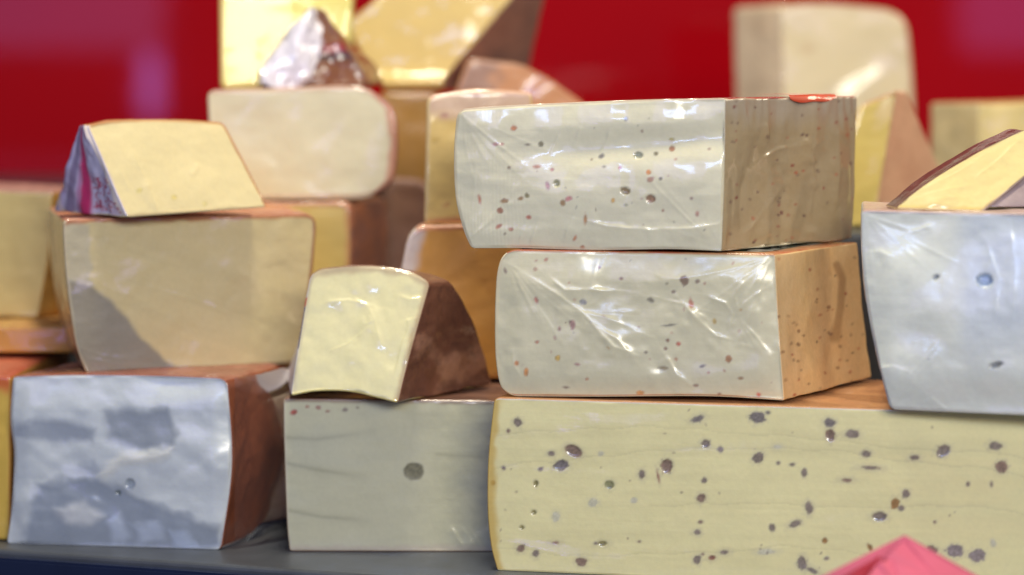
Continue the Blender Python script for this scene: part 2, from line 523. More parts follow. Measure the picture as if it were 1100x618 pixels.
E0 = ground(0, 590, 0); E1 = ground(300, 611, 0)
ed = (E1 - E0) / np.linalg.norm(E1 - E0)
en = np.array([-ed[1], ed[0], 0])                       # towards the back
M_counter = plain('counter_top_grey', (74, 78, 84), rough=.42, bump=.08, bscale=400, var=.15, vscale=40)
M_lip = plain('counter_lip_navy', (24, 34, 62), rough=.35, var=.15, vscale=25)
A_ = E0 - ed * .6; B_ = E0 + ed * 1.2
pts = [A_, B_, np.array([1.5, 1.2, 0]), np.array([-1.5, 1.2, 0])]
bm = bmesh.new()
vt = [bm.verts.new(p) for p in pts]; vb = [bm.verts.new(p - np.array([0, 0, .06])) for p in pts]
bm.faces.new(vt); bm.faces.new(vb[::-1])
for k in range(4): bm.faces.new([vb[k], vb[(k + 1) % 4], vt[(k + 1) % 4], vt[k]])
bmesh.ops.recalc_face_normals(bm, faces=bm.faces[:])
bmesh.ops.bevel(bm, geom=bm.edges[:], offset=.0025, segments=3, affect='EDGES', profile=.5)
me = bpy.data.meshes.new('counter'); bm.to_mesh(me); bm.free(); me.materials.append(M_counter)
counter = bpy.data.objects.new('counter', me); COL.objects.link(counter); counter['kind'] = 'structure'
# navy lip along the counter's front, a hair below the top
bm = bmesh.new()
q = [A_ - en * .008 - np.array([0, 0, .0035]), B_ - en * .008 - np.array([0, 0, .0035])]
r = [A_ - en * .0005 - np.array([0, 0, .0035]), B_ - en * .0005 - np.array([0, 0, .0035])]
dz = np.array([0, 0, .075])
ring_ = [bm.verts.new(p) for p in (q[0], q[1], r[1], r[0])]; low = [bm.verts.new(p - dz) for p in (q[0], q[1], r[1], r[0])]
bm.faces.new(ring_); bm.faces.new(low[::-1])
for k in range(4): bm.faces.new([low[k], low[(k + 1) % 4], ring_[(k + 1) % 4], ring_[k]])
bmesh.ops.recalc_face_normals(bm, faces=bm.faces[:])
bmesh.ops.bevel(bm, geom=bm.edges[:], offset=.0015, segments=2, affect='EDGES')
me = bpy.data.meshes.new('counter_lip'); bm.to_mesh(me); bm.free(); me.materials.append(M_lip)
lip = bpy.data.objects.new('counter_lip', me); COL.objects.link(lip); lip['kind'] = 'structure'; lip.parent = counter

RZ = .17
riser = box_mesh('display_step', .055, 1.2, .115, .94, .0005, RZ, M_counter); riser['kind'] = 'structure'
riser2 = box_mesh('display_step', -.6, .052, .30, .94, .0005, RZ, M_counter); riser2['kind'] = 'structure'
M_red = plain('red_gloss_panel', (164, 4, 18), rough=.045, spec=.4, var=.06, vscale=4)
wall = box_mesh('backdrop_wall', -1.6, 1.6, .95, .99, .0005, 1.3, M_red); wall['kind'] = 'structure'

# ------------------------------------------------------------------ C: long peppercorn block
DK = (134, 120, 110); NV = (122, 113, 112); BR_ = (138, 112, 98); OL = (146, 136, 84); PU = (146, 132, 132); OR = (160, 116, 64); FA = (182, 182, 176)
PEP = [(556.4, 453.8, 4.5, 4.5, 0, DK), (546, 463, 2, 2, 0, BR_), (592.5, 487.4, 3.5, 2.8, 0, DK), (602.6, 500.2, 8, 5.5, 10, NV),
       (616, 484.7, 10, 6.3, -25, BR_), (645.6, 487.4, 3, 2.5, 0, FA), (580.7, 504, 3, 2, 20, DK), (541, 503, 2.2, 2, 0, DK),
       (529.5, 519, 2.4, 2.6, 0, (140, 80, 50)), (575.6, 520, 2.4, 3.6, 0, OL), (654.7, 521, 5, 4.6, 0, (140, 138, 96)),
       (689.4, 510, 3.3, 4.6, 0, DK), (716.3, 501, 6.5, 8, -10, BR_), (707, 512, 1.2, 6, 12, (160, 104, 92)), (573.3, 550.7, 2.7, 2.7, 0, OL),
       (597, 555, 4, 5, 0, FA), (637, 540, 5, 5, 0, FA), (681, 538, 3, 3, 0, FA), (560.5, 567, 2.5, 2, 0, OL), (559.5, 589, 4.8, 4, 30, BR_),
       (575.6, 594.5, 3.5, 4, 0, DK), (597, 583, 3.4, 1.3, 0, (150, 112, 96)), (624.4, 603.5, 6, 5, -20, BR_), (647, 584, 5, 2.5, 0, OL),
       (640, 583.5, 1.6, 1.4, 0, DK), (686.7, 582, 1.7, 1.2, 0, BR_), (749, 450.4, 7, 3.4, 20, NV), (758, 477, 4.4, 4.8, 0, DK),
       (774, 483, 3, 3.5, 0, PU), (756.7, 516, 3, 3, 0, DK), (753, 535, 5, 4.6, 20, BR_), (752.3, 561, 2.4, 1.8, 0, BR_), (749, 572, 3.9, 3.1, 0, DK),
       (749, 601, 4.3, 4.6, 0, DK), (764.8, 599, 3.6, 2.6, 10, (140, 84, 72)), (778, 593.4, 4.6, 2.5, 0, DK), (755, 595.5, 1.5, 1.2, 0, BR_),
       (813.6, 448.7, 8, 6.5, 0, NV), (825, 443.5, 2.5, 1.6, 0, NV), (814, 491.8, 6, 5.4, 30, DK), (891, 453.8, 6, 4.5, 0, NV),
       (891.6, 468, 5.2, 7, 20, BR_), (915.5, 466.5, 8, 4.6, 0, DK), (930.4, 487.8, 4.6, 3.5, 0, DK), (836, 497.5, 2, 2, 0, DK), (851, 499, 2.6, 1.8, 0, DK),
       (864, 508, 3, 4.6, 0, DK), (835, 480, 4, 2, 0, FA), (909.5, 516, 5, 2.2, 0, BR_), (934.7, 502.5, 9, 2.1, -4, DK), (983, 491.8, 5, 2.6, 0, DK),
       (1013, 484.7, 8.4, 6, 25, DK), (1068.7, 479, 7, 5, 0, DK), (1076, 501.5, 7, 7, 0, BR_), (1039.7, 520, 2, 2.6, 0, DK), (1065, 520.5, 1.5, 3, 0, DK),
       (973.4, 530.5, 4.6, 4.4, 0, DK), (961.7, 541, 4.6, 6, -10, OR), (968, 546, 3, 3, 0, DK), (944.8, 555.4, 8, 5, 0, DK), (869, 546, 4, 6.6, 10, DK),
       (854, 563, 6.4, 3.2, 25, DK), (829.4, 567, 3, 4, 0, DK), (886, 581, 3, 3.2, 0, OR), (934.7, 588, 2.4, 3.8, 35, OR), (888, 600, 2.6, 2, 0, DK),
       (861.7, 605, 5, 8, 10, DK), (872.5, 613, 6, 2.6, -25, DK), (1025.6, 591.8, 9, 7, 0, PU), (1050, 596.8, 8.5, 7, 0, PU), (1002, 590.8, 6, 4, -20, BR_),
       (1066.7, 584, 3, 4, 10, FA), (1004, 561, 1.4, 1.4, 0, BR_), (823.6, 592.8, 9, 3, 0, FA), (1112, 520, 6, 6, 0, DK), (1130, 560, 6, 5, 0, DK)]
C_sp = [(x, y, rx, ry, a, c, .55 if c is FA else .93, 5.0 if rx > 3 else 2.5) for (x, y, rx, ry, a, c) in PEP]
for k in range(28):
    x = rng.uniform(535, 1090); y = rng.uniform(440, 612)
    C_sp.append((x, y, rng.uniform(.7, 1.4), rng.uniform(.6, 1.1), rng.uniform(0, 180), (130, 108, 92), rng.uniform(.3, .7), 1.0))
C_h = spots_height([(616, 484.7, 10, 6.3, -25, .0007), (716.3, 501, 6.5, 8, -10, .0008), (654.7, 521, 5, 4.6, 0, .0006), (573.3, 550.7, 2.7, 2.7, 0, .001),
                    (575.6, 520, 2.4, 3.6, 0, .001), (560.5, 567, 2.5, 2, 0, .001), (602.6, 500, 8, 5.5, 10, .0005), (647, 584, 5, 2.5, 0, .0008),
                    (1013, 484.7, 8, 6, 25, .0005), (944.8, 555.4, 8, 5, 0, .0005), (891.6, 468, 5.2, 7, 20, .0005), (758, 477, 4.4, 4.8, 0, .0004)])
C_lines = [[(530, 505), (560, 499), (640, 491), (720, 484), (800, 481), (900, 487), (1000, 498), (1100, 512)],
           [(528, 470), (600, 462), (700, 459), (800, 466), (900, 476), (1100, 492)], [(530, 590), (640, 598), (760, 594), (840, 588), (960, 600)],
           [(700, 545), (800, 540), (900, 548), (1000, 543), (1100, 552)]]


def C_paint(gx, gy, P, C):
    b = fbm(np.c_[gx / 260, gy / 9, gx * 0], 4, 3)
    C = C * (1 + .05 * b)[:, None]
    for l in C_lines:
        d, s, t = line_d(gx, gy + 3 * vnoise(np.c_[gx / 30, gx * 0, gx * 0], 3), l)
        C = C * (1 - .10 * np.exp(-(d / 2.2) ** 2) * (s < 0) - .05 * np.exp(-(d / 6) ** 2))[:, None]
    return spots_paint(C_sp)(gx, gy, P, C)


def C_height(gx, gy, P):
    h = C_h(gx, gy)
    for l in C_lines:
        d, s, t = line_d(gx, gy + 3 * vnoise(np.c_[gx / 30, gx * 0, gx * 0], 3), l)
        h += .00006 * np.tanh(s / 3) * np.exp(-(d / 14) ** 2)
    return h


zC = float(Plane(ground(535, 613, 0), 0).hit(535, 428)[2])
CL = ground(535, 613, 0); CT = ground(1100, 444, zC)
yawC = math.degrees(math.atan2(CT[1] - CL[1], CT[0] - CL[0]))
plC = Plane(CL, yawC)
def on_plane_px(pl, x_px, z):
    """photo position of the point of plane pl in column x_px at height z"""
    lo, hi = -400., 1400.
    for _ in range(50):
        mid = (lo + hi) / 2
        if pl.hit(x_px, mid)[2] > z: lo = mid
        else: hi = mid
    return (x_px, lo)
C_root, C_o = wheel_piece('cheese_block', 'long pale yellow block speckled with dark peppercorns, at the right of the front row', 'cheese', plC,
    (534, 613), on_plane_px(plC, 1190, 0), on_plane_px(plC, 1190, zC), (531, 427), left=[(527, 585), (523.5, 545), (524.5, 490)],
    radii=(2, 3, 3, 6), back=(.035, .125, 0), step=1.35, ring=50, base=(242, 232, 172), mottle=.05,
    edges={'left': ((214, 178, 84), 13, .8), 'top': ((240, 232, 206), 2.6, .9), 'bottom': ((200, 178, 120), 2.5, .6)},  # pale top tint puts the film rim's white highlight into the colour
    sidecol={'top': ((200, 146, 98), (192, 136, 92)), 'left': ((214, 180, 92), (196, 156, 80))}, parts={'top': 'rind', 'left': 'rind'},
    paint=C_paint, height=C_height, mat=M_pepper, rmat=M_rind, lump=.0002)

# ------------------------------------------------------------------ D: lower of the stacked herb blocks
def flecks(n, x0, x1, y0, y1, cols, s=(.7, 2.0)):
    out = []
    for k in range(n):
        a = rng.uniform(*s)
        out.append((rng.uniform(x0, x1), rng.uniform(y0, y1), a, a * rng.uniform(.4, 1), rng.uniform(0, 180), cols[rng.integers(len(cols))], rng.uniform(.25, .65), 1.0))
    return out
FC = [(186, 96, 60), (170, 70, 60), (120, 84, 60), (96, 90, 70), (200, 150, 60), (176, 120, 120), (120, 120, 110)]
D_sp = [(736, 301, 5, 5.6, 0, (104, 62, 44)), (750, 302, 2.6, 2.2, 0, (110, 80, 70)), (743, 326, 2.6, 5.6, 10, (186, 92, 70)), (700, 322, 4, 2.2, -20, (100, 92, 80)),
        (616, 348, 3.4, 5.6, 0, (170, 116, 120)), (627, 324, 4.5, 3, 0, (140, 140, 146)), (577, 322, 2, 4, 20, (180, 90, 80)), (600, 384, 3.2, 3.2, 0, (206, 160, 40)),
        (566, 399, 2.8, 4.4, 0, (220, 130, 30)), (556, 390, 2.4, 3, 0, (214, 120, 40)), (621, 391, 3, 1.6, 0, (170, 110, 110)), (688, 422, 4.4, 2.6, 0, (214, 138, 50)),
        (729.6, 369, 2.4, 2.2, 0, (190, 60, 40)), (783, 385, 3.8, 4, 0, (166, 92, 40)), (755, 393, 3, 1.8, 20, (90, 80, 80)), (716, 374, 2, 1.8, 0, (120, 70, 60)),
        (695, 378, 2, 1.6, 0, (110, 90, 80)), (718, 365, 1.8, 1.8, 0, (130, 70, 60)), (722, 348.5, 4, .9, 4, (90, 84, 80)), (716, 349.5, 3, .9, 0, (90, 84, 80)),
        (768, 345, 2, 3, 0, (196, 160, 70)), (644, 287, 2, 1.6, 0, (150, 70, 60)), (668, 299, 1.8, 1.6, 0, (130, 80, 70)), (578, 367, 2, 1.4, 0, (180, 84, 60)),
        (713, 395, 5, 2, 0, (140, 120, 90)), (748, 414, 3, 1.6, 0, (130, 90, 70)), (796, 406, 3, 1.6, 0, (150, 100, 60)), (608, 416, 3, 1.2, 0, (120, 90, 80)),
        (773, 423, 2, 1.4, 0, (150, 80, 60)), (724, 313, 2.2, 1.6, 0, (110, 84, 70)), (602, 353, 1.6, 2.2, 0, (170, 100, 100)), (543, 291, 1.6, 3, 30, (130, 100, 90)),
        (815, 424, 2.4, 2.2, 0, (210, 60, 40))]
D_sp = [(x, y, a * .9, b * .9, g, c, .75, 1.5) for (x, y, a, b, g, c) in D_sp] + flecks(34, 540, 830, 275, 428, FC)
D_wr = [([(548, 284), (575, 300), (600, 316), (627, 335), (640, 350), (660, 372), (678, 378)], 2.4, .0011),
        ([(590, 296), (608, 311), (640, 311), (676, 313)], 2.6, .0012), ([(627, 335), (650, 340), (682, 353)], 2.8, .0009),
        ([(735, 325), (752, 345), (770, 360), (790, 366)], 3.2, .0015), ([(758, 317), (780, 325), (788, 338), (782, 353)], 2.4, .0012),
        ([(790, 342), (800, 325), (820, 311)], 2.2, .0011), ([(795, 342), (812, 360), (826, 378)], 2.4, .001), ([(715, 380), (728, 402), (748, 418)], 3.4, .001),
        ([(550, 372), (553, 392), (562, 408)], 3.5, .0009), ([(640, 350), (662, 362), (680, 382)], 3, .001), ([(700, 318), (735, 326), (764, 345)], 3, .0007),
        ([(640, 385), (642, 405), (640, 425)], 4, .0004), ([(800, 300), (790, 318), (794, 334)], 2, .0008), ([(690, 290), (720, 300), (760, 296)], 4, .0006)]


def D_height(gx, gy, P):
    h = np.zeros_like(gx)
    h += .0026 * sm(266, 304, gy) * sm(433, 398, gy) * sm(533, 566, gx) * sm(840, 812, gx)
    for p, w, a in D_wr: h += ridge(gx, gy, p, w, a)
    h += .0009 * fbm(np.c_[gx / 60, gy / 45, gx * 0], 41, 3)
    h += fan(gx, gy, 545, 280, 10, 80, 9, 130, 1) + fan(gx, gy, 830, 276, 95, 170, 9, 120, 2) + fan(gx, gy, 792, 340, -60, 240, 9, 60, 3, .0002) + fan(gx, gy, 627, 335, -150, 60, 7, 70, 4, .0002)
    return h


def pepper_ring(n, seed, x0, x1, y0, y1, cols, side='right', extra=None):
    r2 = np.random.default_rng(seed)
    sp = []
    for k in range(n):
        a = r2.uniform(.8, 2.0)
        sp.append((r2.uniform(x0, x1), r2.uniform(y0, y1), a * .8, a, r2.uniform(0, 180), cols[r2.integers(len(cols))], r2.uniform(.4, .9), 1.0))
    def f(P, sid, t, lx, ly, RC):
        m = sid == side
        x, y = proj(P[m]); c = RC[m].copy()
        if extra is not None: c = extra(x, y, P[m], c)
        RC[m] = spots_paint(sp)(x, y, P[m], c)
        return RC
    return f


def D_ring(*a, **k):
    g = pepper_ring(*a, **k)
    def f(P, sid, t, lx, ly, RC):
        RC = g(P, sid, t, lx, ly, RC); m = sid == 'top'; u = (lx[m] - 541) / 292; tt = t[m]
        w = sm(.62, .66, u) * sm(.12, .16, tt) * sm(.93, .90, u) * sm(.86, .82, tt)
        n = vnoise(np.c_[u * 40, tt * 16, u * 0], 3)
        cc = np.where((n > .12)[:, None], lin((206, 204, 190)), np.where((n < -.25)[:, None], lin((40, 74, 52)), lin((34, 32, 34))))
        RC[m] = RC[m] * (1 - w)[:, None] + cc * w[:, None]
        return RC
    return f


def D_extra(x, y, P, c):
    d, s, t = line_d(x, y + 0, [(899, 285), (905, 300), (903, 330), (899, 352), (897, 362)])
    f = .55 * (1 - sm(2, 6 + 4 * sm(.6, 1, t), d))
    c = c * (1 - f)[:, None] + lin((150, 104, 52)) * f[:, None]
    return c
ZC = float(C_root['_zt'])
ZCt = float(plC.hit(531, 427)[2])
plD = plane_base((550, 426.5), (840, 433.5), ZCt, 0)
D_root, D_o = wheel_piece('cheese_block', 'herb-flecked white block with creased film and orange-tan side, directly on the long speckled block', 'cheese', plD,
    (546, 426), (843, 430.5), (833, 273), (541, 268), left=[(536, 410), (531.5, 370), (533, 300)], right=[(837, 350)], bottom=[(640, 426.5), (760, 426)], radii=(12, 2, 2, 15), back=(.060, .105, 0),
    step=1.35, ring=70, base=(224, 217, 180), mottle=.05, paint=lambda gx, gy, P, C: spots_paint(D_sp)(gx, gy, P, C), height=D_height,
    edges={'top': ((196, 150, 110), 2.5, .7), 'bottom': ((190, 110, 60), 2.5, .8), 'left': ((224, 210, 170), 5, .7)},
    sidecol={'right': ((240, 204, 146), (237, 198, 138)), 'top': ((178, 82, 44), (196, 140, 90)), 'left': ((224, 212, 176), (210, 190, 140))},
    parts={'right': 'rind', 'top': 'rind', 'bottom': 'rind'}, ringpaint=D_ring(60, 3, 836, 940, 268, 430, [(140, 90, 50), (120, 80, 50), (190, 90, 50)], extra=D_extra),
    ringh=lambda P, sid, t, lx, ly: .0012 * fbm(P * 40, 13, 3) * (sid == 'right'), mat=M_loose, rmat=M_palerind, lump=.0004, fb=1.0, ft=.92)
ZD = float(plD.hit(560, 270)[2])

# ------------------------------------------------------------------ E: upper herb block
E_sp = [(552.6, 137.9, 3.4, 3, 0, (196, 110, 60)), (581.7, 155, 3, 3.4, 0, (96, 84, 44)), (533, 155, 3, 1.6, 0, (186, 120, 130)), (540, 155, 2, 1.4, 0, (186, 110, 110)),
        (567.6, 155.4, 2.4, 1, 0, (110, 90, 70)), (646.7, 168, 3.4, 2.4, 30, (110, 104, 110)), (686, 167, 5.4, 3.6, -10, (140, 144, 124)), (705, 165, 2.4, 2, -30, (96, 80, 40)),
        (722, 159.7, 3.6, 3.4, 0, (166, 92, 50)), (721, 150, 3, 1.8, 0, (190, 170, 90)), (578, 179, 4, 2, 0, (196, 120, 60)), (594.5, 182, 2, 1.8, 0, (190, 110, 110)),
        (548, 180, 1.8, 1.6, 0, (120, 90, 70)), (667, 180, 2, 2, 0, (196, 96, 90)), (698, 185, 3, 2.8, 0, (214, 120, 30)), (700, 192.6, 4, 3.2, 30, (170, 116, 96)),
        (711, 191.7, 1.7, 1.7, 0, (70, 60, 60)), (599.6, 197, 3.4, 3.8, 0, (150, 146, 104)), (590, 199, 2.4, 4.4, 10, (196, 136, 136)), (673, 205, 5.6, 3.9, -22, (128, 92, 40)),
        (700, 213.5, 5.6, 4.7, 0, (146, 92, 60)), (660, 215, 2, 2.6, 0, (206, 150, 50)), (674, 220, 2, 1.4, 0, (150, 150, 120)), (612.5, 213, 4, 2.6, 30, (206, 120, 124)),
        (606, 218, 2.8, 3.6, -10, (150, 104, 50)), (567.6, 210, 2.6, 3, 30, (120, 104, 44)), (561, 213, 2.8, 2.2, 20, (160, 110, 50)), (543, 215.6, 5, 2.4, 10, (150, 100, 50)),
        (538.5, 226, 3.6, 3.4, 0, (160, 82, 50)), (569, 233, 2.8, 2, -20, (196, 90, 70)), (537, 243, 4, 2, 30, (186, 90, 60)), (549.7, 246, 2.6, 2, 0, (196, 120, 80)),
        (630, 235, 2, 5, 0, (190, 120, 60)), (626, 266, 2.4, 2.6, 0, (190, 90, 30)), (618, 256, 1.4, 3, -30, (196, 110, 60)), (750, 229.7, 2, 3, 0, (196, 136, 120)),
        (516, 214, 1.4, 4, 10, (190, 90, 60)), (650, 179, 2, 1.2, 0, (130, 120, 90)), (713, 226, 1.4, 1.4, 0, (160, 110, 90)), (744, 213, 1.6, 1.4, 0, (150, 110, 100)),
        (762, 160, 1.6, 1.4, 0, (150, 110, 100)), (690, 141, 1.6, 1.6, 0, (150, 120, 100)), (673, 128, 2, 2.4, 0, (140, 140, 140))]
E_sp = [(x, y, a * .9, b * .9, g, c, .78, 1.5) for (x, y, a, b, g, c) in E_sp] + flecks(18, 498, 772, 125, 262, FC, (.6, 1.5))
E_hole = spots_height([(673, 205, 5.6, 3.9, -22, .0012), (700, 213.5, 5.6, 4.7, 0, .001), (686, 167, 5.4, 3.6, -10, .0012), (599.6, 197, 3.4, 3.8, 0, .0008)])


def E_height(gx, gy, P):
    h = E_hole(gx, gy)
    # film pulled in long hollows across the face
    top = 150 - (gx - 560) * .085
    h += -.0024 * np.exp(-((gy - top - 14) / 15) ** 2) * sm(545, 640, gx)
    h += .0018 * np.exp(-((gy - 205) / 30) ** 2) * sm(520, 600, gx)
    h += .0018 * sm(108, 140, gy) * sm(272, 245, gy) * sm(488, 520, gx) * sm(782, 755, gx)
    h += ridge(gx, gy, [(628, 236), (655, 243), (700, 247), (745, 245), (776, 240)], 3.0, .0014)
    m = sm(620, 500, gx)
    h += m * .00006 * np.sin(gx * 1.55 + 2.5 * vnoise(np.c_[gx / 20, gy / 30, gx * 0], 8)) * sm(-.2, .5, fbm(np.c_[gx / 18, gy / 30, gx * 0], 9, 2))
    for k, (x, y) in enumerate([(612, 238), (632, 230), (560, 250), (575, 243), (596, 150), (620, 142), (650, 148)]):
        h += ridge(gx, gy, [(x - 5, y + 18), (x, y + 6), (x + 6, y - 8)], 1.6, .0007)
    h += .0006 * fbm(np.c_[gx / 70, gy / 30, gx * 0], 42, 3)
    h += fan(gx, gy, 494, 120, 20, 85, 12, 120, 5, .00016) + fan(gx, gy, 500, 262, -80, -15, 10, 110, 6, .00016) + fan(gx, gy, 776, 268, 185, 250, 6, 120, 7, .00016)
    return h


def E_ringh(P, sid, t, lx, ly):
    m = sid == 'right'
    x, y = proj(P)
    h = np.zeros(len(P))
    xx = x[m]; yy = y[m]
    q = .0030 * fbm(np.c_[xx / 32, yy / 110, xx * 0], 51, 3) + .00014 * np.sin(xx * .55 + 4 * vnoise(np.c_[xx / 40, yy / 50, xx * 0], 52)) * sm(150, 118, yy)
    for p, w, a in [([(795, 255), (815, 238), (838, 205)], 3, .0016), ([(818, 172), (838, 160), (846, 158)], 3, .0016), ([(862, 148), (868, 160), (880, 152)], 3, .0014),
                    ([(822, 130), (826, 150), (822, 162)], 2.5, .0012), ([(870, 165), (874, 200), (870, 240), (876, 258)], 4, .0014), ([(796, 110), (800, 150), (794, 200)], 4, .0012),
                    ([(842, 160), (850, 190), (846, 225), (870, 252)], 4, .0012), ([(896, 130), (898, 180), (892, 235)], 4, .0014)]:
        q += ridge(xx, yy, p, w, a)
    h[m] = q
    return h


def E_extra(x, y, P, c):
    f = .35 * sm(145, 112, y + 6 * vnoise(np.c_[x / 5, y / 40, x * 0], 5))
    c = c * (1 - f)[:, None] + lin((190, 182, 174)) * f[:, None]
    return c


def E_ring(*a, **k):
    g = pepper_ring(*a, **k)
    def f(P, sid, t, lx, ly, RC):
        RC = g(P, sid, t, lx, ly, RC); m = sid == 'top'; x = lx[m] + 5 * vnoise(P[m] * 90, 3)
        c = np.tile(lin((206, 186, 160)), (m.sum(), 1))
        for x0, x1, cc in ((519, 556, (36, 66, 44)), (556, 660, (190, 40, 36)), (660, 700, (150, 110, 110)), (700, 780, (176, 40, 40))):
            w = (sm(x0 - 1, x0 + 1, x) * sm(x1 + 1, x1 - 1, x) * sm(.012, .03, t[m]))[:, None]
            c = c * (1 - w) + lin(cc) * w
        RC[m] = c
        return RC
    return f


plE = plane_base((510, 267), (775, 271.5), ZD + .0008, 0)
E_root, E_o = wheel_piece('cheese_block', 'white herb-flecked block with printed label on top, topmost of its stack of three', 'cheese', plE,
    (506, 267), (776, 270), (780, 105.5), (491, 117), left=[(497, 245), (489, 210), (487.5, 160)], right=[(779, 190)], top=[(560, 112.5), (680, 107.5)], bottom=[(560, 267), (640, 269), (720, 268)],
    radii=(4, 2, 3, 12), back=(.082, .105, 0), step=1.35, ring=90, base=(236, 229, 194), mottle=.05, paint=lambda gx, gy, P, C: spots_paint(E_sp)(gx, gy, P, C), height=E_height,
    edges={'bottom': ((226, 216, 180), 4, .6), 'left': ((222, 208, 168), 4, .7), 'top': ((206, 180, 160), 2, .6)},
    sidecol={'right': ((180, 160, 122), (174, 153, 114)), 'top': ((196, 168, 130), (190, 150, 110)), 'left': ((226, 214, 184), (216, 200, 160))},
    parts={'top': 'label', 'left': 'rind'}, ringpaint=E_ring(70, 5, 782, 926, 108, 262, [(96, 60, 50), (150, 70, 50), (110, 80, 60), (180, 90, 50)], extra=E_extra),
    ringh=E_ringh, mat=M_fold, rmat=M_rind, lump=.0003, mats={'label': M_label})


def strip_on_top(root, name, segs, plane, y_off, depth, zlift, bv, mat, cols):
    """a thin printed label lying on the top of a block; segs are px columns along its front top edge"""
    V = []; F = []; Cc = []
    for (x0, y0, x1, y1), c in zip(segs, cols):
        n = 14
        for k in range(n + 1):
            t = k / n
            p = plane.hit(x0 + (x1 - x0) * t, y0 + (y1 - y0) * t)
            for j in range(7):
                w = j / 6
                V.append(p + np.array(bv) * (y_off + w * depth) + np.array([0, 0, zlift + .0009 * math.sin(9 * t + 4 * w) * (0.3 + w)])); Cc.append(lin(c) * (1 + .2 * math.sin(k * 2.1 + j)))
        b = len(V) - (n + 1) * 7
        for k in range(n):
            for j in range(6):
                F.append([b + k * 7 + j, b + (k + 1) * 7 + j, b + (k + 1) * 7 + j + 1, b + k * 7 + j + 1])
    o = mesh_obj(name, np.array(V), F, mat, root, np.clip(np.array(Cc), 0, 1))
    return o


bvE = np.array((.082, .105, 0))
# the orange-red end of the label rises over the right-hand cut face
def E_patch():
    V = []; F = []; n = 24; m = 14
    p0 = plE.hit(779, 105.5); nr = np.array([.105, -.082, 0]) / .1332
    for k in range(n + 1):
        t = k / n; b = p0 + bvE * (.45 + .36 * t); dr = .0010 + .0022 * math.sin(math.pi * min(1, t * 1.05)) ** .6 * (1 + .25 * math.sin(9 * t))
        for j in range(m + 1):
            w = j / m
            if w < .6:
                p = b - nr * (.024 * (1 - w / .6)) + np.array([0, 0, .0012])
            else:
                q = (w - .6) / .4
                p = b + nr * (.0014 * math.sin(q * math.pi / 2) + .0008) + np.array([0, 0, .0012 * (1 - q) - dr * q])
            V.append(p)
    for k in range(n):
        for j in range(m): a = k * (m + 1) + j; F.append([a, a + 1, a + m + 2, a + m + 1])
    mesh_obj('label', np.array(V), F, M_label, E_root, np.tile(lin((214, 78, 40)), (len(V), 1)))
E_patch()
bvD = np.array((.060, .105, 0))

# ------------------------------------------------------------------ B: grey-white block, front row middle
def B_paint(gx, gy, P, C):
    for l in ([(306, 470), (340, 472), (400, 464)], [(306, 498), (340, 505), (390, 513)], [(306, 548), (345, 556), (395, 559)], [(470, 488), (530, 492)]):
        d, s, t = line_d(gx, gy, l)
        C = C * (1 - .15 * sm(1, .6, t)[..., None].ravel() * np.exp(-(d / 2) ** 2) - .08 * np.exp(-(d / 5) ** 2))[:, None]
    w = .16 * sm(-.1, .5, fbm(np.c_[gx / 90, gy / 40, gx * 0], 12, 3))
    C = C * (1 - w)[:, None] + lin((176, 182, 176)) * w[:, None]
    sp = [(444.5, 506.5, 11, 9.8, 0, (124, 120, 94), .95, 1.5), (316, 443, 3.4, 2.6, 10, (176, 70, 60), .9, 2), (342, 438, 2.6, 2, 0, (150, 90, 80), .8, 2), (352, 442, 2, 1.4, 0, (150, 90, 80), .7, 1),
          (371, 440.5, 2.4, 1.8, 0, (110, 90, 90), .8, 2), (330, 437, 2, 1.6, 0, (170, 110, 90), .7, 1), (384, 438, 1.6, 1.4, 0, (130, 110, 100), .6, 1)]
    return spots_paint(sp)(gx, gy, P, C)


def B_height(gx, gy, P):
    h = spots_height([(444.5, 506.5, 11, 9.8, 0, .0003)])(gx, gy)
    for l in ([(306, 498), (340, 505), (390, 513)], [(306, 548), (345, 556), (395, 559)]):
        d, s, t = line_d(gx, gy, l); h -= .00012 * np.exp(-(d / 1.8) ** 2) * sm(1, .6, t)
    for x in (484, 496, 503): h += ridge(gx, gy, [(x, 566), (x + 7, 576), (x + 14, 588)], 1.6, .0006)
    return h


plB = plane_base((311, 592.5), (540, 593), 0)
B_root, B_o = wheel_piece('cheese_block', 'grey-white block with one round hole, under the small brown-rinded wedge', 'cheese', plB,
    (311, 592.5), (553, 593), (553, 431), (304, 428), left=[(308, 560), (305, 480)], radii=(3, 2, 2, 5), back=(.004, .185, 0), step=1.5, ring=50, base=(204, 201, 168), mottle=.05,
    paint=B_paint, height=B_height, edges={'top': ((150, 124, 110), 6, .75), 'left': ((214, 206, 184), 4, .5), 'bottom': ((190, 172, 156), 10, .5)},
    sidecol={'top': ((136, 100, 84), (120, 84, 70)), 'left': ((190, 170, 140), (170, 150, 120)), 'bottom': ((150, 110, 90), (130, 100, 80))}, parts={'top': 'rind'}, mat=M_tight, rmat=M_rind, lump=.0004)
ZB = float(plB.hit(304, 428)[2])

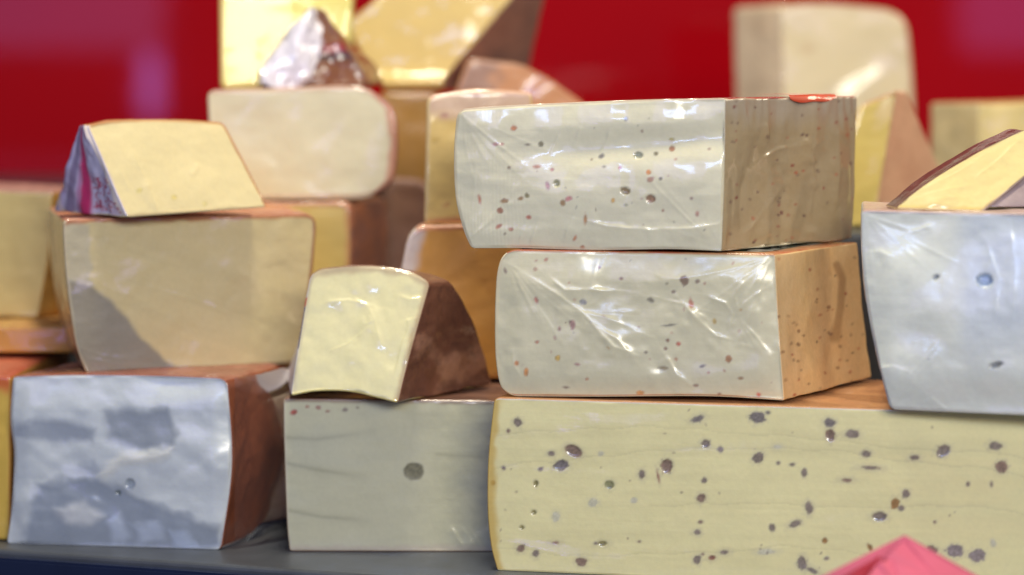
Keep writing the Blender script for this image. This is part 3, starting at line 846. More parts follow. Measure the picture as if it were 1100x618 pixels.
# ------------------------------------------------------------------ A: white-blue goat block, front row left
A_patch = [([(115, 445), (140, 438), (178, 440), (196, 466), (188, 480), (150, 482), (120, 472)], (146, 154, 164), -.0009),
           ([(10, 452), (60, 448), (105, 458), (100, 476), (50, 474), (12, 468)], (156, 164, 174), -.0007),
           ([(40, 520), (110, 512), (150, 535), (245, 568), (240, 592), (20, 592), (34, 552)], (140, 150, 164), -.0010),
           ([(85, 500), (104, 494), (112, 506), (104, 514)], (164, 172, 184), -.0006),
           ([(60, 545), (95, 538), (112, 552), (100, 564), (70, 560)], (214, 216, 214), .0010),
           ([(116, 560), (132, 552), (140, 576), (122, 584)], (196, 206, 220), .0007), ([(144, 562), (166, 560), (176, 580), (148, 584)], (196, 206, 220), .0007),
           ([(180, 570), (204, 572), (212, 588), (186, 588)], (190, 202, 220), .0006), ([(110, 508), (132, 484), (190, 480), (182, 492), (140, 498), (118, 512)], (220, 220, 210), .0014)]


def A_wob(gx, gy): return 7 * fbm(np.c_[gx / 22, gy / 22, gx * 0], 61, 3), 7 * fbm(np.c_[gx / 22, gy / 22, gx * 0 + 9], 62, 3)


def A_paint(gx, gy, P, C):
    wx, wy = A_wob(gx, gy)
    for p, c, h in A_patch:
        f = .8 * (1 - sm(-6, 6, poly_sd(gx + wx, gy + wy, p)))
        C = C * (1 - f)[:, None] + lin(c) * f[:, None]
    sp = [(141, 519, 6, 5.5, 0, (150, 160, 168), .8, 2), (128, 529, 2.8, 2.6, 0, (96, 108, 100), .8, 1.5)]
    return spots_paint(sp)(gx, gy, P, C)


def A_height(gx, gy, P):
    wx, wy = A_wob(gx, gy)
    h = .0016 * fbm(np.c_[gx / 60, gy / 45, gx * 0], 63, 3)
    h += .0030 * sm(402, 442, gy) * sm(592, 560, gy) * sm(5, 35, gx) * sm(252, 228, gx)
    for p, c, q in A_patch: h += .5 * q * (1 - sm(-7, 4, poly_sd(gx + wx, gy + wy, p)))
    h += spots_height([(141, 519, 6, 5.5, 0, .0012), (128, 529, 2.8, 2.6, 0, .001)])(gx, gy)
    return h


plA = plane_base((10, 584), (238, 591), 0)
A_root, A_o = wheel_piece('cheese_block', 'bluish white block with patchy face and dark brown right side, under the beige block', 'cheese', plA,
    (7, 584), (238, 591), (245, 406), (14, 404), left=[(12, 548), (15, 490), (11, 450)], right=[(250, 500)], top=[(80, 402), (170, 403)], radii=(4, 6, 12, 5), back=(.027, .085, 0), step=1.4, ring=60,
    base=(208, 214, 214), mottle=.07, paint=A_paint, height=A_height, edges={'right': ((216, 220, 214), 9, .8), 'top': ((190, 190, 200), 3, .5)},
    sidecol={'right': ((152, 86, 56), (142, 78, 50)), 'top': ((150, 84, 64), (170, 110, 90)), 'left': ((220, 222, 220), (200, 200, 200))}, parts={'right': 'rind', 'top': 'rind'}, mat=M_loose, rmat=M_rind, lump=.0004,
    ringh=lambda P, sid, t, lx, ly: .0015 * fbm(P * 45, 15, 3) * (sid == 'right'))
ZA = float(plA.hit(14, 404)[2])


def sheet(root, name, rows, mat, sub=8, wob=.0012, seed=1):
    """a loose flap of cling film from rows of control points"""
    R = np.array(rows, float); a, b = R.shape[:2]
    def up(X, n):
        s = np.linspace(0, len(X) - 1, (len(X) - 1) * n + 1); i = np.minimum(s.astype(int), len(X) - 2); f = (s - i)
        f = f.reshape(-1, *([1] * (X.ndim - 1)))
        P = np.concatenate([2 * X[:1] - X[1:2], X, 2 * X[-1:] - X[-2:-1]])
        p0, p1, p2, p3 = P[i], P[i + 1], P[i + 2], P[i + 3]
        return .5 * ((2 * p1) + (-p0 + p2) * f + (2 * p0 - 5 * p1 + 4 * p2 - p3) * f ** 2 + (-p0 + 3 * p1 - 3 * p2 + p3) * f ** 3)
    G = up(up(R, sub).transpose(1, 0, 2), sub).transpose(1, 0, 2)
    n, m = G.shape[:2]; V = G.reshape(-1, 3)
    V = V + wob * np.c_[fbm(V * 70, seed, 3), fbm(V * 70, seed + 1, 3), fbm(V * 70, seed + 2, 3)]
    F = [[i * m + j, i * m + j + 1, (i + 1) * m + j + 1, (i + 1) * m + j] for i in range(n - 1) for j in range(m - 1)]
    return mesh_obj(name, V, F, mat, root)


# loose film round A's right side
rows = []
nA = np.array([.92, -.39, 0])
for y, bul in ((407, .003), (440, .012), (500, .016), (560, .012), (585, .003)):
    p = plA.hit(247, y); q = p + np.array([.027, .085, 0])
    rows.append([p + nA * .0025 + np.array([0, .004, 0]), p * .75 + q * .25 + nA * (.004 + bul * .6), p * .5 + q * .5 + nA * (.004 + bul), p * .25 + q * .75 + nA * (.004 + bul * 1.2), q + nA * (.003 + bul * .8) + np.array([0, .006, 0])])
sheet(A_root, 'plastic_film', rows, film_mat(), seed=5, wob=.0007)

# ------------------------------------------------------------------ J: beige block on A
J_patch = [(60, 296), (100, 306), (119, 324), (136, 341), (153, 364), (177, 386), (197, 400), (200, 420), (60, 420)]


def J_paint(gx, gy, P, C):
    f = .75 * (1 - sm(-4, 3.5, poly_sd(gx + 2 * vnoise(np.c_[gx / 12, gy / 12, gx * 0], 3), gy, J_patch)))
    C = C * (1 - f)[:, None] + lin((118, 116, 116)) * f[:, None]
    f = .55 * (1 - sm(-3, 3, poly_sd(gx + 3 * vnoise(np.c_[gx / 9, gy / 9, gx * 0], 2), gy, [(60, 230), (98, 243), (97, 290), (100, 307), (60, 300)])))
    C = C * (1 - f)[:, None] + lin((176, 172, 158)) * f[:, None]
    b = fbm(np.c_[(gx + gy * .5) / 200, (gy - gx * .35) / 10, gx * 0], 14, 3)
    return C * (1 + .05 * b)[:, None]


def J_height(gx, gy, P):
    d = poly_sd(gx, gy, J_patch)
    h = .0002 * (1 - sm(-3, 3, d))
    for p in ([(80, 372), (110, 382), (150, 388)], [(90, 384), (130, 392), (170, 393)], [(105, 305), (150, 322), (200, 352)], [(150, 305), (210, 322), (290, 356)]):
        h += ridge(gx, gy, p, 2.5, .0005)
    return h


plJ = plane_base((95, 401.5), (315, 391), ZA + .0008, 0)
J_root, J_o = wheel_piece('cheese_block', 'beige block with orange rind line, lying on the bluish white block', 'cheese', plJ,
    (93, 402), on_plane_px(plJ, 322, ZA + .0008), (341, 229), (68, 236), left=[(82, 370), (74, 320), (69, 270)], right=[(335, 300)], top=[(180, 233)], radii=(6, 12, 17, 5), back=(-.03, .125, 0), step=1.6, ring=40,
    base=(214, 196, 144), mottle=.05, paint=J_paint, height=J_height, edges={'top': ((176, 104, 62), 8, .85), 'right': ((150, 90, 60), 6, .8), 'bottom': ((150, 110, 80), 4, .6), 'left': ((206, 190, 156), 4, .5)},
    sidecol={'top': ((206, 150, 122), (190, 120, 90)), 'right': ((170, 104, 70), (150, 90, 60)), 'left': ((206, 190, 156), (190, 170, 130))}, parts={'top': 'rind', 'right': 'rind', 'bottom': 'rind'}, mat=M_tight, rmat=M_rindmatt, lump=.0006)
ZJ = float(plJ.hit(72, 236)[2])

# ------------------------------------------------------------------ K: wedge with pink wrapper on J
KB = ground(136, 233, ZJ + .002)
plK = Plane(KB, 28, 24)


def K_paint(gx, gy, P, C):
    sp = [(150, 205, 3.2, 2.2, 20, (206, 190, 110), .7, 2), (187, 212.5, 3, 2.4, -20, (206, 186, 100), .7, 2), (220, 219, 2.4, 3, 0, (206, 190, 120), .6, 2)]
    return spots_paint(sp)(gx, gy, P, C)


def K_height(gx, gy, P):
    h = np.zeros_like(gx)
    for p in ([(142, 162), (150, 180), (163, 205), (172, 230)], [(156, 196), (164, 212), (169, 226)], [(214, 176), (212, 182), (206, 190)], [(128, 180), (140, 205)]):
        h += ridge(gx, gy, p, 1.8, .0009)
    return h


def K_label(P, sid, t, lx, ly, RC):
    m = sid == 'left'
    tt = t[m]; v = (232 - ly[m]) / 100
    C = np.tile(lin((214, 208, 232)), (m.sum(), 1))
    def band(a, b, c, al=1.0):
        f = al * sm(a - .03, a + .03, tt) * (1 - sm(b - .03, b + .03, tt)); return f[:, None], lin(c)
    for a, b, c, al in [(.0, .06, (226, 206, 170), .7), (.46, .62, (206, 30, 104), .97), (.63, .67, (190, 90, 150), .8), (.70, .84, (140, 124, 156), .9), (.88, .94, (206, 190, 226), .8), (.95, 1.1, (120, 100, 150), .8)]:
        f, cc = band(a, b, c, al); C = C * (1 - f) + cc * f
    # red scribbled print low on the wrapper
    q = np.c_[tt * 11 + 3, v * 16, tt * 0]
    s = abs(vnoise(q, 3) + .4 * vnoise(q * 2.1, 8)) < .13
    f = (s & (tt > .04) & (tt < .44) & (v < .40) & (v > .03)) * .85
    C = C * (1 - f)[:, None] + lin((186, 40, 80)) * f[:, None]
    RC[m] = C
    return RC


K_root, K_o = wheel_piece('cheese_wedge', 'pale yellow wedge with pink and lilac striped wrapper, on the beige block', 'cheese', plK,
    (136, 233), (287, 222), (240, 131), (93, 134), left=[(124, 206), (108, 168)], top=[(130, 128.5), (190, 128)], right=[(262, 172)], radii=(2, 4, 6, 4), back=(-.050, .055, .0), fb=1, ft=.03,
    step=1.7, ring=40, base=(222, 206, 156), mottle=.05, paint=K_paint, height=K_height, edges={'top': ((196, 140, 80), 5, .8), 'right': ((186, 130, 80), 5, .8), 'left': ((226, 206, 170), 4, .7), 'bottom': ((200, 170, 120), 3, .5)},
    sidecol={'top': ((190, 130, 76), (176, 110, 60)), 'right': ((180, 120, 76), (160, 100, 60))}, parts={'left': 'label', 'top': 'rind', 'right': 'rind'}, ringpaint=K_label, ringh=lambda P, sid, t, lx, ly: .0035 * fbm(P * 55, 33, 3) * (sid == 'left'), mat=M_glint, rmat=M_label, lump=.0008,
    mats={'rind': M_rind}, pull=lambda lp, hz, t: np.c_[hz * 0, hz * 0, -np.zeros_like(hz)])

# ------------------------------------------------------------------ I: small wedge with brown rind on B
IB = ground(420, 431, ZB + .001)
plI = Plane(IB, -6, 24)


def I_height(gx, gy, P):
    h = .0014 * fbm(np.c_[gx / 40, gy / 40, gx * 0], 19, 3)
    for p in ([(378, 318), (396, 330), (404, 350), (412, 378)], [(350, 325), (375, 322), (400, 328)], [(430, 318), (440, 322), (455, 320)], [(396, 338), (400, 348)], [(436, 345), (448, 342)], [(424, 405), (432, 372), (440, 350)], [(352, 378), (372, 370), (392, 355)]):
        h += ridge(gx, gy, p, 1.7, .0011)
    return h


def I_ringpaint(P, sid, t, lx, ly, RC):
    m = sid == 'right'
    x, y = proj(P[m])
    f = sm(-.1, .5, fbm(P[m] * np.array([60, 26, 60]), 23, 4))[:, None]
    c = lin((118, 76, 58)) * (1 - f) + lin((172, 126, 100)) * f
    g = sm(.15, .5, fbm(P[m] * np.array([220, 90, 220]), 25, 3))[:, None] * .3
    c = c * (1 - g) + lin((66, 44, 40)) * g
    RC[m] = c
    m = sid == 'left'
    v = (424 - ly[m]) / 135; tt = t[m]
    c = np.tile(lin((206, 200, 200)), (m.sum(), 1))
    f = (sm(.36, .38, v) * sm(.72, .70, v))[:, None]; c = c * (1 - f) + lin((22, 44, 120)) * f
    f = (sm(.70, .71, v) * sm(.78, .77, v))[:, None]; c = c * (1 - f) + lin((196, 50, 50)) * f
    q = ((np.floor(v * 60) % 5) < 3) & (np.floor(tt * 12) % 3 == 1) & (v > .40) & (v < .68) & (vnoise(np.c_[v * 60, tt * 30, v * 0], 2) > -.2)
    f = (q * .9)[:, None]; c = c * (1 - f) + lin((220, 222, 226)) * f
    RC[m] = c
    return RC


I_root, I_o = wheel_piece('cheese_wedge', 'small pale wedge with dark brown rind and blue label, on the block with one hole', 'cheese', plI,
    (312, 425), (428, 433), (463, 303), (334, 292), left=[(318, 385), (327, 330)], top=[(352, 287.5), (400, 285), (440, 291)], right=[(440, 385), (454, 335)], bottom=[(340, 420), (375, 420.5), (405, 427)],
    radii=(3, 4, 6, 10), back=(.0, .085, 0), spread=(-.010, .068), fb=1.0, ft=.03, step=1.35, ring=60, base=(224, 217, 170), mottle=.07, height=I_height,
    edges={'top': ((178, 158, 130), 12, .75), 'left': ((200, 190, 160), 8, .7), 'right': ((176, 152, 120), 10, .75), 'bottom': ((236, 224, 150), 4, .5)},
    sidecol={'top': ((150, 110, 84), (130, 90, 70)), 'bottom': ((220, 206, 130), (210, 190, 120))}, parts={'right': 'rind', 'left': 'label', 'top': 'paste'}, ringpaint=I_ringpaint,
    ringh=lambda P, sid, t, lx, ly: .0016 * fbm(P * 60, 16, 3) * (sid == 'right'), mat=M_glint, rmat=M_rind, mats={'label': M_paper}, lump=.0006)
# ------------------------------------------------------------------ F: large white block on the right
def F_paint(gx, gy, P, C):
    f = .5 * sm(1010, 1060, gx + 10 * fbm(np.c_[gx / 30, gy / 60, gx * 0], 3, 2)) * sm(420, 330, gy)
    C = C * (1 - f)[:, None] + lin((196, 208, 226)) * f[:, None]  # blue reflection on the right side, painted into the face colour
    sp = [(1059, 301, 9, 7, -10, (150, 170, 196), .85, 3), (1007, 297.5, 3.4, 2.2, 20, (110, 120, 130), .9, 2), (1072, 391, 7, 3, 15, (110, 112, 110), .85, 2), (930, 268, 3, 3, 0, (226, 226, 226), .5, 2), (1000, 385, 2, 1.4, 0, (170, 176, 176), .6, 1)]
    return spots_paint(sp)(gx, gy, P, C)


def F_height(gx, gy, P):
    h = spots_height([(1059, 301, 9, 7, -10, .0022), (1007, 297.5, 3.4, 2.2, 20, .0012), (1072, 391, 7, 3, 15, .0014)])(gx, gy)
    h += .0009 * fbm(np.c_[gx / 80, gy / 60, gx * 0], 71, 2) + .0055 * sm(226, 340, gy) * sm(446, 395, gy) * sm(922, 965, gx)
    h += fan(gx, gy, 928, 230, 5, 80, 12, 120, 8, .0002) + fan(gx, gy, 957, 438, -80, -5, 12, 110, 9, .0002)
    for p in ([(972, 253), (985, 247), (1005, 241)], [(930, 272), (945, 270), (960, 275)], [(1000, 425), (1010, 435), (1018, 440)], [(945, 395), (962, 392), (978, 398)], [(1060, 260), (1075, 300), (1070, 350)], [(1085, 240), (1092, 290), (1090, 340)]):
        h += ridge(gx, gy, p, 2.4, .0009)
    return h


plF = plane_base((960, 440), (1095, 446), ZCt + .0012)
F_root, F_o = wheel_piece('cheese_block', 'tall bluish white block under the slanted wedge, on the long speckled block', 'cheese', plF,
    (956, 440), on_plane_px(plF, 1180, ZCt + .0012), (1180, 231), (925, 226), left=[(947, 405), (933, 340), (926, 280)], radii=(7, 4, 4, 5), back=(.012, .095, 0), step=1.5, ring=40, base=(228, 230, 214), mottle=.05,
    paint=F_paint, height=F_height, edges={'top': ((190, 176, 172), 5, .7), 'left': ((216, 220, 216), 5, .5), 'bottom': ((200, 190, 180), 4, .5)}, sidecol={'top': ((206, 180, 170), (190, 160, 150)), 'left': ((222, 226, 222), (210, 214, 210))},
    parts={'top': 'rind'}, mat=M_loose, rmat=M_rind, lump=.0006)
ZF = float(plF.hit(930, 226)[2])

# ------------------------------------------------------------------ G: slanted wedge on F
GB = ground(962, 223.5, ZF + .001)
plG = Plane(GB, 4, 40)


def G_height(gx, gy, P):
    h = .0012 * fbm(np.c_[gx / 30, gy / 20, gx * 0], 29, 3)
    for p in ([(970, 218), (1000, 208), (1040, 200)], [(990, 205), (1030, 185), (1060, 165)], [(1050, 190), (1075, 170), (1095, 150)], [(1000, 215), (1040, 212)]): h += ridge(gx, gy, p, 1.8, .0010)
    return h


G_root, G_o = wheel_piece('cheese_wedge', 'slanted cream wedge in shiny film with dark red rind, on the tall bluish white block', 'cheese', plG,
    (961, 224), (1056, 227), (1150, 150), (1099, 139), left=[(995, 197), (1050, 163)], radii=(3, 2, 2, 2), back=(-.0015, .03, 0), step=1.5, ring=30, base=(234, 216, 150), mottle=.06, height=G_height,
    edges={'left': ((226, 206, 160), 3, .6), 'bottom': ((226, 196, 110), 4, .6), 'right': ((206, 180, 140), 4, .6)}, sidecol={'left': ((96, 58, 54), (80, 46, 46)), 'top': ((110, 50, 54), (90, 44, 50)), 'right': ((180, 160, 150), (160, 140, 134)), 'bottom': ((200, 170, 120), (190, 160, 110))},
    parts={'left': 'rind', 'top': 'rind'}, mat=M_glint, rmat=M_rind, lump=.0006)
# the rind block under the raised right half of the cut face
def hull(root, name, pts, mat, cols, bev=.004, seg=3, sub=0, noise=.0006):
    bm = bmesh.new()
    for p in pts: bm.verts.new(p)
    bmesh.ops.convex_hull(bm, input=bm.verts[:])
    bmesh.ops.dissolve_limit(bm, angle_limit=math.radians(2), verts=bm.verts[:], edges=bm.edges[:])
    bmesh.ops.bevel(bm, geom=bm.edges[:], offset=bev, segments=seg, affect='EDGES', profile=.5)
    bmesh.ops.triangulate(bm, faces=bm.faces[:])
    for _ in range(6):
        es = [e for e in bm.edges if e.calc_length() > .006]
        if not es: break
        bmesh.ops.subdivide_edges(bm, edges=es, cuts=1)
        bmesh.ops.triangulate(bm, faces=bm.faces[:])
    V = np.array([v.co[:] for v in bm.verts]); Fs = [[v.index for v in f.verts] for f in bm.faces]
    bm.verts.index_update(); Fs = [[v.index for v in f.verts] for f in bm.faces]
    nrm = np.array([v.normal[:] for v in bm.verts]); bm.free()
    V = V + nrm * (noise * fbm(V * 60, 3, 3))[:, None]
    f = sm(-.35, .4, fbm(V * 60, 5, 4))[:, None]
    C = lin(cols[0]) * (1 - f) + lin(cols[1]) * f
    return mesh_obj(name, V, Fs, mat, root, np.clip(C, 0, 1))
g1 = plG.hit(1056, 227); g2 = plG.hit(1152, 152); dn = np.array([0, .0, 0])
gp = [g1 + np.array([.002, .004, 0]), g2 + np.array([0, .004, -.001]), np.array([g2[0], g1[1] + .004, ZF + .001]), np.array([g2[0], g1[1] + .07, ZF + .001]), np.array([g1[0], g1[1] + .06, ZF + .001]), g2 + np.array([0, .05, -.004]),
      plG.hit(1100, 142) + np.array([0, .01, -.004])]
gp[0][2] = ZF + .001
hull(G_root, 'rind', gp, M_rind, ((176, 158, 156), (150, 132, 134)), bev=.002)

# ------------------------------------------------------------------ rear rows
def rear(name, label, pl, BL, BR, TR, TL, base, **k):
    k.setdefault('step', 4.0); k.setdefault('ring', 14); k.setdefault('mat', M_tight); k.setdefault('rmat', M_rindmatt); k.setdefault('bevel', 3.0)
    return wheel_piece(name, label, 'cheese', pl, BL, BR, TR, TL, base=base, **k)


# U, R left of the middle gap
UY = ground(290, 546, 0); D_U = UY[1] + 1.5
plU = Plane(UY, 0)
rear('cheese_block', 'amber yellow block on the counter, seen in the gap behind the block with one hole', plU, (262, 546), (430, 546), (430, ypx(.096, D_U)), (262, ypx(.096, D_U)), (206, 158, 50),
     radii=(4, 4, 8, 8), back=(0, .10, 0), sidecol={'top': ((186, 130, 70), (170, 110, 60)), 'right': ((180, 130, 70), (160, 110, 60))}, parts={'top': 'rind', 'right': 'rind'})
plR = plane_at(340, D_U + .012, 0)
rear('cheese_block', 'yellow block with orange-brown right side, just behind the beige block', plR, (262, ypx(.0975, D_U + .012)), (372, ypx(.0975, D_U + .012)), (376, 217), (262, 217), (216, 190, 110),
     radii=(4, 6, 10, 8), back=(.018, .085, 0), right=[(378, 270)], edges={'right': ((200, 140, 90), 10, .7), 'top': ((190, 130, 90), 8, .7)},
     sidecol={'right': ((178, 112, 76), (140, 96, 84)), 'top': ((200, 150, 124), (184, 130, 104))}, parts={'top': 'rind', 'right': 'rind'})
ZR = float(plR.hit(300, 217)[2])
D_L = D_U + .02
plL = plane_at(310, D_L, -3)
yb = on_plane_px(plL, 300, ZR + .001)[1]
rear('cheese_block', 'cream block with rounded right end and pinkish rind, in the upper left pile', plL, (228, yb), (405, yb), (402, 92), (222, 97), (233, 225, 186), right=[(424, 188), (425, 125)], radii=(5, 26, 30, 9),
     back=(0, .145, 0), spread=(.01, -.02), step=3, edges={'right': ((206, 130, 96), 9, .8), 'top': ((226, 200, 170), 6, .5), 'bottom': ((206, 170, 150), 8, .6)}, sidecol={'right': ((176, 110, 84), (140, 96, 90)), 'top': ((206, 170, 150), (196, 150, 130))},
     parts={'top': 'rind', 'right': 'rind'}, mottle=.05)
ZL = float(plL.hit(300, 96)[2])
# brown film-wrapped ends filling behind R and L
plW = plane_at(435, D_L + .14, 0); DW = D_L + .14
rear('cheese_block', 'amber brown block in shadow, under the tilted golden wedge', plW, (408, ypx(RZ + .001, DW)), (470, ypx(RZ + .001, DW)), (470, 100), (406, 100), (166, 124, 54),
     radii=(4, 4, 6, 6), back=(.0, .09, 0), sidecol={'top': ((180, 140, 70), (170, 120, 60)), 'left': ((140, 100, 80), (130, 100, 90))}, parts={'top': 'rind'}, mottle=.2)
ZW = float(plW.hit(430, 100)[2])
# tall rind piece standing between R/L and Q, wrapped
plV2 = plane_at(410, DW - .05, 8)
rear('cheese_block', 'brownish grey film-wrapped block end behind, between beige block and orange block', plV2, (372, ypx(.001, DW - .05)), (470, ypx(.001, DW - .05)), (462, 196), (398, 192), (140, 106, 88),
     radii=(4, 4, 18, 14), back=(0, .035, 0), sidecol={'top': ((150, 116, 104), (130, 100, 90))}, parts={'top': 'rind'}, mottle=.25, mat=M_glint)

# N: upright slab on L
plN = Plane([plL.hit(300, 100)[0], plL.hit(300, 100)[1] + .06, ZL + .001], 8, 35)
N_root, _ = rear('cheese_slab', 'upright yellow slab in glossy film, at the upper left against the red wall', plN, (237, on_plane_px(plN, 237, ZL + .001)[1]), (372, on_plane_px(plN, 372, ZL + .001)[1]), (380, -26), (236, -26), (206, 196, 122),
     radii=(5, 4, 4, 4), back=(0, .045, 0), fb=1.2, ft=.4, step=3, edges={'left': ((206, 190, 130), 8, .6), 'bottom': ((196, 150, 90), 6, .6)}, sidecol={'left': ((196, 180, 120), (190, 170, 110)), 'top': ((206, 180, 110), (200, 170, 100))}, parts={'left': 'rind', 'top': 'rind'}, mat=surf('slab_glossy_film', film=.10, und=.03, crumple=.0, fine=.0, film_rough=.05, rough=.9, spec=.1))

# O: tilted golden wedge on W
plO = Plane([plW.hit(430, 99)[0], plW.hit(430, 99)[1] + .012, ZW + .001], 0, 8)
def O_height(gx, gy, P): return .007 * sm(68, 97, gy) ** 1.5
rear('cheese_wedge', 'golden wedge with dark brown right side, standing narrow end down on the amber block', plO, (412, 97), (478, 96), (566, -18), (424, -18), (218, 192, 124), left=[(398, 74), (375, 29), (400, 2)], right=[(486, 77)],
     radii=(3, 3, 3, 3), back=(.046, .06, .0), fb=1.3, ft=.3, step=2.5, ring=20, height=O_height, edges={'right': ((150, 104, 60), 4, .6)}, sidecol={'right': ((150, 106, 88), (128, 92, 80)), 'left': ((206, 176, 110), (196, 160, 100)), 'bottom': ((190, 150, 80), (180, 140, 70)), 'top': ((90, 60, 50), (80, 56, 50))},
     parts={'right': 'rind', 'top': 'rind'}, mat=surf('wedge_glossy_film', film=.5, und=.2, crumple=.0, fine=.0, film_rough=.08, rough=.7))

# M: small film-wrapped wedge on L
MB_ = ground(300, 97.0, ZL + .001) if False else None
plM = Plane([plL.hit(335, 98)[0], plL.hit(335, 98)[1] + .018, ZL + .001], 14, 12)
ybm = on_plane_px(plM, 335, ZL + .001)[1]
def M_paint(gx, gy, P, C):
    def add(poly, c, al, C):
        f = al * (1 - sm(-3, 3, poly_sd(gx + 3 * vnoise(np.c_[gx / 7, gy / 7, gx * 0], 4), gy, poly))); return C * (1 - f)[:, None] + lin(c) * f[:, None]
    C = add([(345, 50), (372, 46), (388, 58), (345, 60)], (150, 36, 50), .85, C)
    C = add([(343, 58), (380, 54), (384, 62), (345, 66)], (56, 44, 48), .85, C)
    C = add([(270, 110), (288, 60), (334, 0), (336, 30), (345, 45), (340, 62), (312, 88), (306, 110)], (206, 196, 214), .9, C)
    return C
M_root, M_o = rear('cheese_wedge', 'small brown wedge bunched in whitish crumpled film, on the cream block with rounded end', plM, (283, ybm), (394, ybm - 3), (345, 8), (334, 9), (124, 78, 52), left=[(300, 58)], right=[(388, 72), (368, 42)],
     radii=(4, 4, 2, 2), back=(.01, .05, 0), fb=1, ft=.1, step=2.2, ring=20, paint=M_paint, mat=M_glint, rmat=M_glint, sidecol={'left': ((206, 196, 214), (180, 170, 190))}, parts={'left': 'rind'}, lump=.003)
r2 = []
for y, x0, x1 in ((14, 334, 346), (40, 312, 348), (66, 286, 340), (ybm - 2, 276, 322)):
    a = plM.hit(x0, y); b = plM.hit(x1, y); o = plM.n
    r2.append([a - o * .01, a + o * .003, a * .6 + b * .4 + o * .007, a * .3 + b * .7 + o * .004, b + o * .002])
wm = plain('whitish_film', (224, 220, 230), rough=.25, coat=1, bump=.9, bscale=90, var=.2, vscale=60)
sheet(M_root, 'plastic_film', r2, wm, sub=8, wob=.006, seed=31)

# Q and P behind the middle
QY = ground(490, 409, ZB + .001)
plQ = Plane(QY, 10)
rear('cheese_block', 'orange block with white left edge, behind the small brown-rinded wedge', plQ, (430, 410), (560, 406), (560, 240), (444, 243), (222, 164, 84), left=[(428, 330), (434, 275)], radii=(4, 4, 6, 14), back=(.0, .035, 0), step=2.5,
     edges={'left': ((222, 208, 200), 25, .95), 'top': ((206, 130, 96), 8, .7)}, sidecol={'left': ((222, 208, 196), (210, 190, 176)), 'top': ((226, 180, 150), (206, 150, 124))}, parts={'top': 'rind', 'left': 'rind'})
ZQ = float(plQ.hit(470, 243)[2])
plP = Plane([plQ.hit(470, 240)[0], plQ.hit(470, 240)[1] + .004, ZQ + .001], 10)
def P_paint(gx, gy, P, C):
    f = .85 * (1 - sm(118, 132, gy + 4 * vnoise(np.c_[gx / 20, gy / 9, gx * 0], 4)))
    C = C * (1 - f)[:, None] + lin((216, 182, 158)) * f[:, None]
    return spots_paint([(478, 124, 4, 3, 0, (186, 120, 110), .6, 2), (468, 150, 5, 3, 0, (206, 170, 80), .5, 2), (480, 220, 4, 2, 20, (196, 130, 80), .6, 2)])(gx, gy, P, C)
rear('cheese_block', 'yellow block with pinkish top edge, standing on the orange block with white edge', plP, on_plane_px(plP, 456, ZQ + .001), on_plane_px(plP, 574, ZQ + .001), (572, 99), (459, 104), (228, 196, 118), top=[(510, 97)], radii=(4, 4, 6, 8),
     back=(0, .03, 0), step=2.5, paint=P_paint, edges={'bottom': ((196, 120, 90), 10, .7), 'left': ((230, 206, 150), 4, .5)}, sidecol={'top': ((226, 186, 160), (206, 160, 130)), 'left': ((226, 200, 140), (216, 186, 126))}, parts={'top': 'rind'})
# V sloping piece behind P
DV = D_L + .13
plV = plane_at(550, DV, 6)
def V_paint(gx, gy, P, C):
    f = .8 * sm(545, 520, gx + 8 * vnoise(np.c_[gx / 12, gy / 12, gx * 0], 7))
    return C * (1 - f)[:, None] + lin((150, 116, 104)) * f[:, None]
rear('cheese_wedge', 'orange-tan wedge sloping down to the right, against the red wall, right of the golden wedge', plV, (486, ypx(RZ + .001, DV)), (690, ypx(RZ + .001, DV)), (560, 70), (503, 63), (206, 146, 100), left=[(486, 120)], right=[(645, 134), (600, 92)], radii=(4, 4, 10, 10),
     back=(.0, .05, 0), step=2.5, paint=V_paint, sidecol={'top': ((190, 140, 110), (170, 120, 100)), 'right': ((206, 150, 110), (190, 130, 90))}, parts={'top': 'rind', 'right': 'rind'})

# S, T1, T2 at the far left
T2Y = ground(5, 581, 0); plT2 = Plane(T2Y, -6)
rear('cheese_block', 'golden yellow block with orange-red rind, left of the bluish white block on the counter', plT2, (-110, 572), (11, 581), (12, ypx(ZA - .001, T2Y[1] + 1.5)), (-110, ypx(ZA - .001, T2Y[1] + 1.5) - 3), (222, 184, 80), radii=(4, 5, 6, 6),
     back=(.005, .175, 0), step=3, edges={'top': ((206, 84, 40), 26, .85)}, sidecol={'top': ((206, 120, 90), (190, 90, 60)), 'right': ((206, 150, 70), (190, 130, 60))}, parts={'top': 'rind', 'right': 'rind'})
DT = T2Y[1] + 1.5 + .085
plT = plane_at(30, DT, 0)
ZT2 = ZA - .0005
rear('cheese_slab', 'thin orange-yellow slab at the left edge, under the pale block behind', plT, (-80, ypx(ZT2 + .0035, DT)), (112, ypx(ZT2 + .0035, DT)), (112, ypx(ZT2 + .019, DT)), (-80, ypx(ZT2 + .019, DT)), (206, 150, 70), radii=(4, 4, 4, 4), back=(0, .13, 0), step=3,
     sidecol={'top': ((216, 170, 100), (196, 140, 80))}, parts={'top': 'rind'})
ZT = ZT2 + .0195
DS = DT + .05
plS = plane_at(30, DS, -8)
rear('cheese_block', 'pale yellow block with tan right side, at the left edge behind the beige block', plS, (-110, on_plane_px(plS, -110, ZT + .0005)[1]), on_plane_px(plS, 42, ZT + .0005), (58, 205), (-110, 201), (216, 196, 130), right=[(54, 270)], radii=(4, 4, 5, 5), back=(.034, .06, 0), step=3,
     edges={'top': ((190, 150, 120), 4, .6)}, sidecol={'right': ((190, 146, 70), (176, 130, 60)), 'top': ((196, 150, 136), (176, 130, 120))}, parts={'top': 'rind', 'right': 'rind'})

